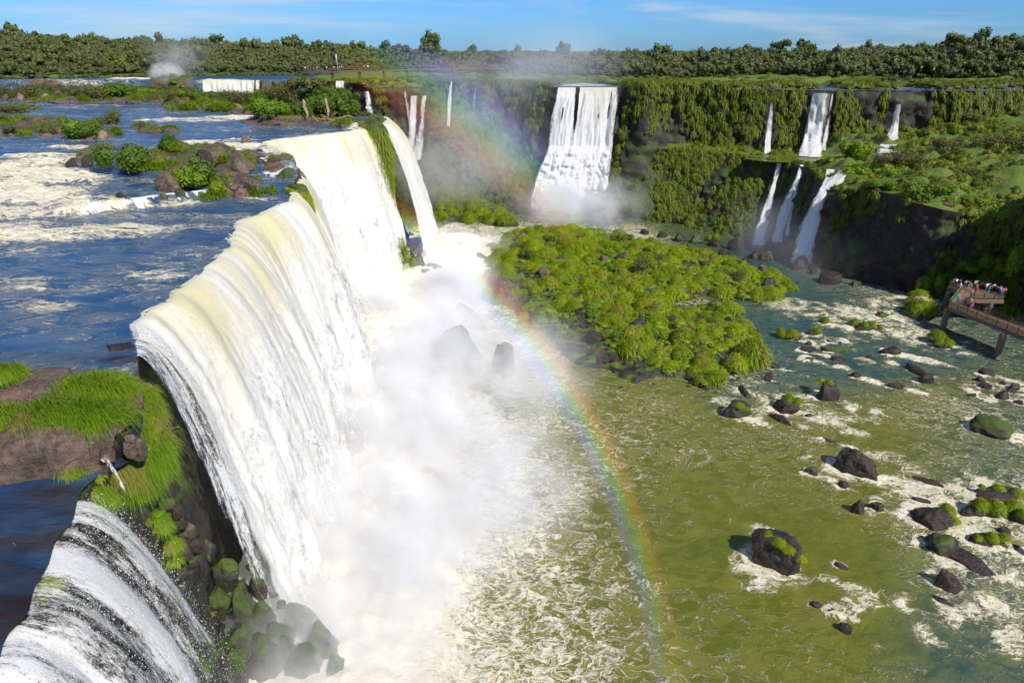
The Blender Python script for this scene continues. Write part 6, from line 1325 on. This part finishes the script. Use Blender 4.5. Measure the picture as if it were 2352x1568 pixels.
def walkway():
    far_l, notch, cornr = C(1020, 505), C(1185, 585), C(1020, 775)
    out_e = C(2300, 1285); in_e = C(2300, 1150); in1 = C(1480, 845); in0 = C(1245, 765); pf_l = C(1370, 682); pf_r = C(1800, 690); pb_r = C(1812, 618); pb_l = C(1110, 455)
    e = ob('walkway', None, 'raised wooden viewing platform and footway with railings over the river at the right edge', 'walkway', loc=(cornr[0], cornr[1], 0)); o = np.array([cornr[0], cornr[1], 0])
    def part(name, V, Fc, m): return ob(name, mesh(name, V-o, Fc, [M[m]], smooth=False), parent=e)
    def slab(name, poly, th, m):
        P = np.array(poly); n = len(P); V = np.vstack([P, P-np.array([0, 0, th])])
        top = geometry.tessellate_polygon([[Vector(p) for p in P]]); F3 = np.array([list(t) for t in top]); F3b = F3[:, ::-1]+n
        F4 = np.array([[i, (i+1) % n, (i+1) % n+n, i+n] for i in range(n)])
        return part(name, V, [F4, np.vstack([F3, F3b])], m)
    slab('deck', [pb_l, far_l, notch, cornr, out_e, in_e, in1, in0, pf_l, pf_r, pb_r], .22, 'deck')
    def rail(a, b, n, mat='steel', panel=True, hgt=1.15):
        a, b = np.array(a), np.array(b); d = b-a; parts = []
        parts.append(beam(a+[0, 0, hgt], b+[0, 0, hgt], .09, .07)); parts.append(beam(a+[0, 0, .12], b+[0, 0, .12], .07, .06)); parts.append(beam(a+[0, 0, hgt-.25], b+[0, 0, hgt-.25], .04, .04))
        V, Fc, _ = join(parts); part('rail', V, Fc, mat)
        for k in range(n+1):
            p = a+d*k/n; V, Fc = beam(p, p+np.array([0, 0, hgt+.04]), .10, .10); part('post', V, Fc, mat)
        if panel:
            V, Fc = beam(a+np.array([0, 0, .52]), b+np.array([0, 0, .52]), .02, .7); part('mesh_panel', V, Fc, 'panel')
    rail(pb_l, far_l, 1); rail(far_l, notch, 3); rail(notch, cornr, 3, 'green_rail'); rail(cornr, out_e, 9); rail(in_e, in1, 6); rail(in1, in0, 2); rail(in0, pf_l, 2); rail(pf_l, pf_r, 3); rail(pf_r, pb_r, 1); rail(pb_l, pb_r, 7, panel=False)
    for a, b in ((cornr, out_e), (in_e, in1), (pf_l, pf_r), (far_l, notch), (notch, cornr), (pb_l, pb_r)):
        V, Fc = beam(a+np.array([0, 0, -.5]), b+np.array([0, 0, -.5]), .3, .55); part('girder', V, Fc, 'concrete')
    for (x, y, w) in ((1085, 800, .8), (1640, 690, .7), (1880, 1150, .8), (1090, 560, .7), (1720, 640, .6)):
        p = C(x, y); q = np.array([p[0]-.1, p[1]+1.2, 0]); V, Fc = box((q[0], q[1], (DZ-.7-1.5)/2), (w, w, DZ-.7+1.5)); part('support_pillar', V, Fc, 'concrete')
walkway()
def people():
    skin = plain('skin', (.45, .26, .17), .6); hairm = [plain('dark_hair', (.02, .014, .010), .7), plain('brown_hair', (.10, .055, .03), .7), plain('fair_hair', (.38, .25, .11), .7), plain('straw_hat', (.55, .45, .28), .8)]
    cl = {k: plain(k.replace(' ', '_')+'_cloth', c, .85) for k, c in {'white': (.75, .75, .75), 'red': (.55, .02, .03), 'dark green': (.02, .16, .08), 'pale blue': (.25, .40, .62), 'black': (.015, .015, .02), 'beige': (.50, .42, .32), 'grey': (.28, .30, .33), 'bright blue': (.03, .28, .60), 'pink': (.60, .18, .30), 'violet': (.28, .04, .40), 'navy': (.02, .03, .12), 'turquoise': (.05, .40, .45), 'lime green': (.20, .50, .05), 'orange': (.65, .22, .08), 'denim': (.06, .10, .22)}.items()}
    def skinned(verts, edges, rad, root, sub=1):
        me = bpy.data.meshes.new('tmp'); me.from_pydata([Vector(v) for v in verts], edges, []); o = bpy.data.objects.new('tmp', me); COL.objects.link(o)
        o.modifiers.new('s', 'SKIN'); 
        for i, q in enumerate(rad): me.skin_vertices[0].data[i].radius = (q, q)
        me.skin_vertices[0].data[root].use_root = True
        if sub: o.modifiers.new('u', 'SUBSURF').levels = sub; o.modifiers['u'].render_levels = sub
        dg = bpy.context.evaluated_depsgraph_get(); m = bpy.data.meshes.new_from_object(o.evaluated_get(dg)); bpy.data.objects.remove(o); return m
    def figure(k):
        # pose 0: hands on the rail, 1: camera held up to the face, 2: arm stretched out, 3: arms hanging
        arms = {0: ([(-.30, .10, 1.12), (-.22, .36, 1.10)], [(.30, .10, 1.12), (.22, .36, 1.10)]), 1: ([(-.30, .20, 1.25), (-.07, .28, 1.52)], [(.30, .20, 1.25), (.07, .28, 1.52)]), 2: ([(-.26, .02, 1.10), (-.22, .16, .90)], [(.46, .10, 1.42), (.74, .20, 1.52)]), 3: ([(-.27, -.01, 1.10), (-.25, .10, .86)], [(.27, -.01, 1.10), (.25, .10, .86)])}[k]
        V = [(0, 0, .95), (0, .01, 1.15), (0, 0, 1.38), (0, .01, 1.49), (0, .02, 1.58), (0, .03, 1.68), (-.10, 0, .90), (-.11, .03, .50), (-.12, -.02, .08), (-.13, .12, .03), (.10, 0, .90), (.12, .02, .50), (.13, -.03, .08), (.14, .11, .03), (-.18, 0, 1.38), arms[0][0], arms[0][1], (.18, 0, 1.38), arms[1][0], arms[1][1]]
        E = [(0, 1), (1, 2), (2, 3), (3, 4), (4, 5), (0, 6), (6, 7), (7, 8), (8, 9), (0, 10), (10, 11), (11, 12), (12, 13), (2, 14), (14, 15), (15, 16), (2, 17), (17, 18), (18, 19)]
        Rd = [.13, .12, .13, .055, .09, .085, .09, .06, .042, .035, .09, .06, .042, .035, .065, .042, .032, .065, .042, .032]
        for h in (16, 19):                                   # five fingers on each hand
            e = np.array(V[h-1]); w = np.array(V[h]); d = (w-e)/np.linalg.norm(w-e); s = np.cross(d, [0, 0, 1.0]); s /= np.linalg.norm(s)
            for f in range(5):
                off = (f-2)*.02; L = (.085, .10, .105, .095, .06)[f]
                V.append(tuple(w+d*L*(.55 if f == 4 else 1)+s*(off*1.4 if f < 4 else .055))); E.append((h, len(V)-1)); Rd.append(.011)
        body = skinned(V, E, Rd, 0)
        sh = skinned([V[0], V[1], V[2], (0, 0, 1.43), V[14], V[15], V[17], V[18]], [(0, 1), (1, 2), (2, 3), (2, 4), (4, 5), (2, 6), (6, 7)], [.155, .145, .155, .09, .085, .062, .085, .062], 1)
        tr = skinned([(0, 0, .98), V[6], V[7], V[8], V[10], V[11], V[12]], [(0, 1), (1, 2), (2, 3), (0, 4), (4, 5), (5, 6)], [.145, .11, .082, .065, .11, .082, .065], 0)
        Vi, Fi = ICO[2]; q = Vi[:, 2]*1.0-Vi[:, 1]*.75 > -.25; hair = mesh('hair', Vi*np.array([.105, .12, .13])+np.array([0, .015, 1.645]), Fi[q[Fi].all(1)], [hairm[0]])
        for m in (body, sh, tr):
            m.materials.clear(); m.materials.append(skin)
            m.polygons.foreach_set('use_smooth', np.ones(len(m.polygons), bool))
        return body, sh, tr, hair
    FG = [figure(k) for k in range(4)]
    hat_V, hat_F, _ = join([(ICO[2][0]*np.array([.12, .13, .10])+np.array([0, .02, 1.70]), [ICO[2][1]]), (ICO[2][0]*np.array([.24, .25, .02])+np.array([0, .02, 1.69]), [ICO[2][1]])])
    hat = mesh('hat', hat_V, hat_F, [hairm[3]])
    L = [(1085, 475, 0, 'dark green', 'denim', 0, 'leaning at the left end of the platform rail'), (1120, 480, 1, 'white', 'navy', 0, 'beside the one in green at the left rail'), (1172, 495, 1, 'black', 'denim', 2, 'third from the left at the rail, fair haired'), (1180, 525, 3, 'white', 'white', 0, 'crouched near the left railing'), (1245, 505, 2, 'pale blue', 'denim', 1, 'looking out with back to the group'), (1300, 520, 3, 'red', 'beige', 0, 'tall figure in the middle of the platform'), (1325, 535, 3, 'beige', 'grey', 0, 'standing just before the tall red figure'), (1395, 500, 2, 'grey', 'navy', 0, 'pointing outwards at the far rail'), (1375, 505, 3, 'lime green', 'black', 0, 'half hidden beside the pointing one'), (1400, 560, 3, 'red', 'black', 3, 'in a straw hat in the middle of the platform'), (1388, 585, 3, 'red', 'red', 0, 'in the foreground of the platform near the ramp'), (1330, 640, 3, 'grey', 'denim', 1, 'walking at the top of the ramp'), (1490, 535, 0, 'black', 'black', 0, 'dark dressed at the middle of the far rail'), (1465, 530, 3, 'navy', 'black', 1, 'next to the dark dressed one'), (1540, 545, 2, 'white', 'grey', 0, 'bending forward with an outstretched arm'), (1575, 575, 3, 'turquoise', 'turquoise', 0, 'standing on the right of the platform'), (1610, 560, 1, 'violet', 'black', 0, 'taking a picture on the right'), (1640, 555, 1, 'white', 'black', 1, 'arms raised behind the violet one'), (1662, 570, 3, 'navy', 'black', 0, 'between the violet and the red one on the right'), (1692, 580, 0, 'red', 'navy', 0, 'at the right end of the rail in red'), (1715, 590, 3, 'black', 'black', 0, 'between the two red ones at the right end'), (1735, 598, 1, 'pale blue', 'denim', 2, 'near the right corner'), (1765, 602, 0, 'pink', 'white', 0, 'second from the right corner'), (1795, 606, 0, 'orange', 'denim', 1, 'at the right corner'), (1145, 725, 3, 'bright blue', 'denim', 3, 'alone on the lower footway by the green rail'), (1315, 775, 3, 'pink', 'navy', 3, 'in a hat by the inner rail of the footway'), (1335, 800, 3, 'violet', 'pink', 0, 'next to the hat wearer on the footway')]
    for j, (x, y, k, sc_, tc, hk, where) in enumerate(L):
        p = C(x, y+28); rot = (j*2.4) % 6.28 if k == 3 else -.4+.3*math.sin(j)
        if y > 600: rot = math.pi*.8
        e = ob('person', None, f'person in {sc_} top, {where}', 'person', 'visitors on the platform', loc=p, rot=(0, 0, rot), scale=1.0+.06*math.sin(j*1.9))
        for nm, me, mt in (('body', FG[k][0], skin), ('shirt', FG[k][1], cl[sc_]), ('trousers', FG[k][2], cl[tc]), ('hair', FG[k][3], hairm[hk % 3])):
            c = ob(nm, me, parent=e); c.material_slots[0].link = 'OBJECT'; c.material_slots[0].material = mt
        if hk == 3: ob('hat', hat, parent=e)
    return FG, cl, skin, hairm
FG, CLO, SKIN, HAIRM = people()
def footbridge():
    y = 262.0
    pts = [(698, 166.5, 263), (735, 166, 263), (775, 165.5, 264), (800, 163.5, 266), (860, 163.0, 270), (900, 161.5, 276), (960, 160.0, 282), (1010, 158.5, 288), (1080, 157.5, 292), (1150, 157, 296)]
    W = np.array([aty(*q) for q in pts]); o = W[0].copy(); o[2] -= 2
    e = ob('footbridge', None, 'long brown footbridge crossing the top of the far falls', 'bridge', loc=o)
    bm = plain('bridge_steel', (.10, .065, .045), .7)
    def add(n, parts): V, Fc, _ = join(parts); ob(n, mesh(n, V-o, Fc, [bm], smooth=False), parent=e)
    add('deck', [beam(a, b, 2.2, .55) for a, b in zip(W[:-1], W[1:])])
    for s in (-1.0, 1.0): add('railing', [beam(a+np.array([0, s, q]), b+np.array([0, s, q]), .12, .12) for a, b in zip(W[:-1], W[1:]) for q in (.75, 1.35)]+[beam(p+np.array([0, s, 0]), p+np.array([0, s, 1.4]), .12, .12) for p in resample(W, 3.0)[0]])
    for p in resample(W, 9.0)[0]: V, Fc = box((p[0], p[1], p[2]-1.6), (.8, 1.2, 3.0)); ob('pier', mesh('pier', V-o, Fc, [bm], smooth=False), parent=e)
    p = aty(776, 164, 262.5); f = ob('flagpole', None, 'thin flagpole with a pale blue and white flag on the far platform', 'flagpole', loc=p)
    ob('pole', mesh('pole', *tube(np.array([[0, 0, -1], [0, 0, 5.6]]), [.07, .05], 6), [CLO['white']]), parent=f)
    V, Fc = box((-.25, 0, 4.3), (.45, .12, 2.2)); ob('flag', mesh('flag', V, Fc, [CLO['pale blue']]), parent=f)
    cols = ['white', 'red', 'pale blue', 'orange', 'white', 'black', 'beige', 'red', 'white', 'pink', 'navy', 'orange', 'white', 'turquoise']
    us = [703, 708, 722, 730, 752, 760, 768, 772, 781, 786, 790, 838, 846, 920]
    for j, (u, c) in enumerate(zip(us, cols)):
        k = np.interp(u, [q[0] for q in pts], range(len(pts))); i = int(min(k, len(pts)-2)); p = W[i]+(W[i+1]-W[i])*(k-i)+np.array([0, -.4, .3])
        h = ob('person', None, f'tiny far person in {c}, number {"first second third fourth fifth sixth seventh eighth ninth tenth eleventh twelfth thirteenth last".split()[j]} from the left on the footbridge'.replace(', number', ', the'), 'person', 'visitors on the footbridge', loc=p, rot=(0, 0, j*1.1))
        for nm, me, mt in (('body', FG[3][0], SKIN), ('shirt', FG[3][1], CLO[c]), ('trousers', FG[3][2], CLO['denim']), ('hair', FG[3][3], HAIRM[0])):
            q = ob(nm, me, parent=h); q.material_slots[0].link = 'OBJECT'; q.material_slots[0].material = mt
footbridge()
# ------------------------------------------------------------------ spray, veils of mist and the rainbow
UNI = mesh('mist', ICO[3][0], ICO[3][1], [])
def mist(p, s, mat, rot=0):
    m = CACHE.get('m'+mat)
    if m is None: m = CACHE['m'+mat] = mesh('mist', ICO[3][0], ICO[3][1], [M[mat]])
    ob('mist', m, kind='stuff', loc=p, scale=s, rot=(0, 0, rot))
def mists():
    for (x, y, z, s, m) in [(-18, 46, 1, (9, 10, 8), 'mist1'), (-17, 62, 2, (11, 12, 10), 'mist1'), (-16, 80, 3, (12, 13, 11), 'mist1'), (-15, 98, 3, (12, 13, 11), 'mist1'), (-12, 114, 3, (11, 11, 10), 'mist1'), (-11, 124, 3, (9, 9, 8), 'mist1'), (-27, 130, 3, (9, 13, 8), 'mist1'), (-3, 90, 3, (14, 17, 8), 'mist2'), (-5, 66, 2, (13, 15, 7), 'mist2'), (-10, 56, 2, (10, 12, 7), 'mist1'), (-1, 74, 1, (14, 16, 6), 'mist2'), (3, 92, 1, (14, 14, 6), 'mist3'), (-14, 52, 2, (13, 13, 8), 'mist2'), (-8, 60, 1, (14, 15, 6), 'mist2'), (-10, 44, 1, (12, 10, 6), 'mist2'), (-10, 84, 2, (14, 16, 9), 'mist2'), (-12, 140, 4, (11, 12, 10), 'mist1'),
                            (-8, 70, 2, (16, 20, 10), 'mist2'), (-6, 100, 3, (18, 22, 13), 'mist2'), (-7, 132, 4, (12, 15, 9), 'mist3'), (2, 106, 3, (16, 16, 8), 'mist3'), (-16, 174, 3, (8, 9, 7), 'mist1'), (-8, 180, 2, (11, 11, 5), 'mist2'),
                            (16, 222, 4, (16, 12, 10), 'mist1'), (22, 214, 5, (24, 18, 13), 'mist2'), (4, 224, 6, (14, 12, 12), 'mist3'), (-24, 226, 16, (26, 18, 20), 'mist3'), (-8, 226, 26, (34, 18, 26), 'mist4'), (-34, 240, 10, (18, 12, 14), 'mist3'), (14, 250, 46, (44, 30, 16), 'mist4'), (-10, 250, 40, (40, 26, 14), 'mist4'), (-14, 224, 24, (30, 14, 20), 'mist4'), (2, 220, 18, (30, 14, 18), 'mist4'), (-22, 222, 12, (26, 14, 16), 'mist3'),
                            (76, 164, 4, (22, 14, 10), 'mist3'), (66, 178, 6, (18, 12, 10), 'mist3'), (100, 206, 22, (14, 8, 6), 'mist3')]:
        mist((x, y, z), s, m, x*.3)
    p = aty(385, 176, 292); mist(p+np.array([0, 0, 1]), (8, 8, 5), 'mist1'); mist(p+np.array([3, 0, 6]), (13, 10, 10), 'mist3'); mist(p+np.array([6, 0, 10]), (18, 10, 15), 'mist3')
mists()
def rainbow(label, radius_deg, d, half, strength, cols, t0, t1, squash=1.0):
    """a rainbow painted with glowing arcs: true circles about the line from the sun through the camera, one solid strand per colour"""
    ax = -S_DIR/np.linalg.norm(S_DIR); cen = np.array([0, 0, CZ])+ax*d
    e1 = np.cross(ax, [0, 0, 1.0]); e1 /= np.linalg.norm(e1); e2 = np.cross(e1, ax)
    e = ob('rainbow', None, label, 'rainbow', loc=cen)
    n = 160; th = np.radians(np.linspace(t0, t1, n)); w = np.interp(np.linspace(0, 1, n), [0, .12, .3, .5, .7, .85, 1], [.12, .28, .6, 1, 1, .6, .05])
    for i, c in enumerate(cols):
        rr = math.tan(math.radians(radius_deg+half*(2*i/(len(cols)-1)-1)))*d; rad = d*math.radians(half)*2/(len(cols)-1)*2.3
        C_ = rr*(np.cos(th)[:, None]*e1+np.sin(th)[:, None]*e2); m = 12; a = np.arange(m)*2*math.pi/m
        rv = C_/rr; V = C_[:, None]+rad*(np.cos(a)[None, :, None]*rv[:, None]+np.sin(a)[None, :, None]*ax[None, None]*(.08+w[:, None, None])*squash); V = V.reshape(-1, 3)
        q = gridf(n, m); q = np.stack([(np.arange(n-1)[:, None]*m+np.arange(m)[None]), (np.arange(n-1)[:, None]*m+(np.arange(m)[None]+1) % m), (np.arange(n-1)[:, None]*m+m+(np.arange(m)[None]+1) % m), (np.arange(n-1)[:, None]*m+m+np.arange(m)[None])], -1).reshape(-1, 4)
        F3 = np.array([[0, k+1, k] for k in range(1, m-1)]+[[(n-1)*m, (n-1)*m+k, (n-1)*m+k+1] for k in range(1, m-1)])
        t = NT('rainbow_light'); em = t.n('ShaderNodeEmission', Color=(*c, 1), Strength=strength/rad); t.set(t.out.inputs['Volume'], em.outputs[0])  # self-glowing volume stands in for sunlight scattered by droplets
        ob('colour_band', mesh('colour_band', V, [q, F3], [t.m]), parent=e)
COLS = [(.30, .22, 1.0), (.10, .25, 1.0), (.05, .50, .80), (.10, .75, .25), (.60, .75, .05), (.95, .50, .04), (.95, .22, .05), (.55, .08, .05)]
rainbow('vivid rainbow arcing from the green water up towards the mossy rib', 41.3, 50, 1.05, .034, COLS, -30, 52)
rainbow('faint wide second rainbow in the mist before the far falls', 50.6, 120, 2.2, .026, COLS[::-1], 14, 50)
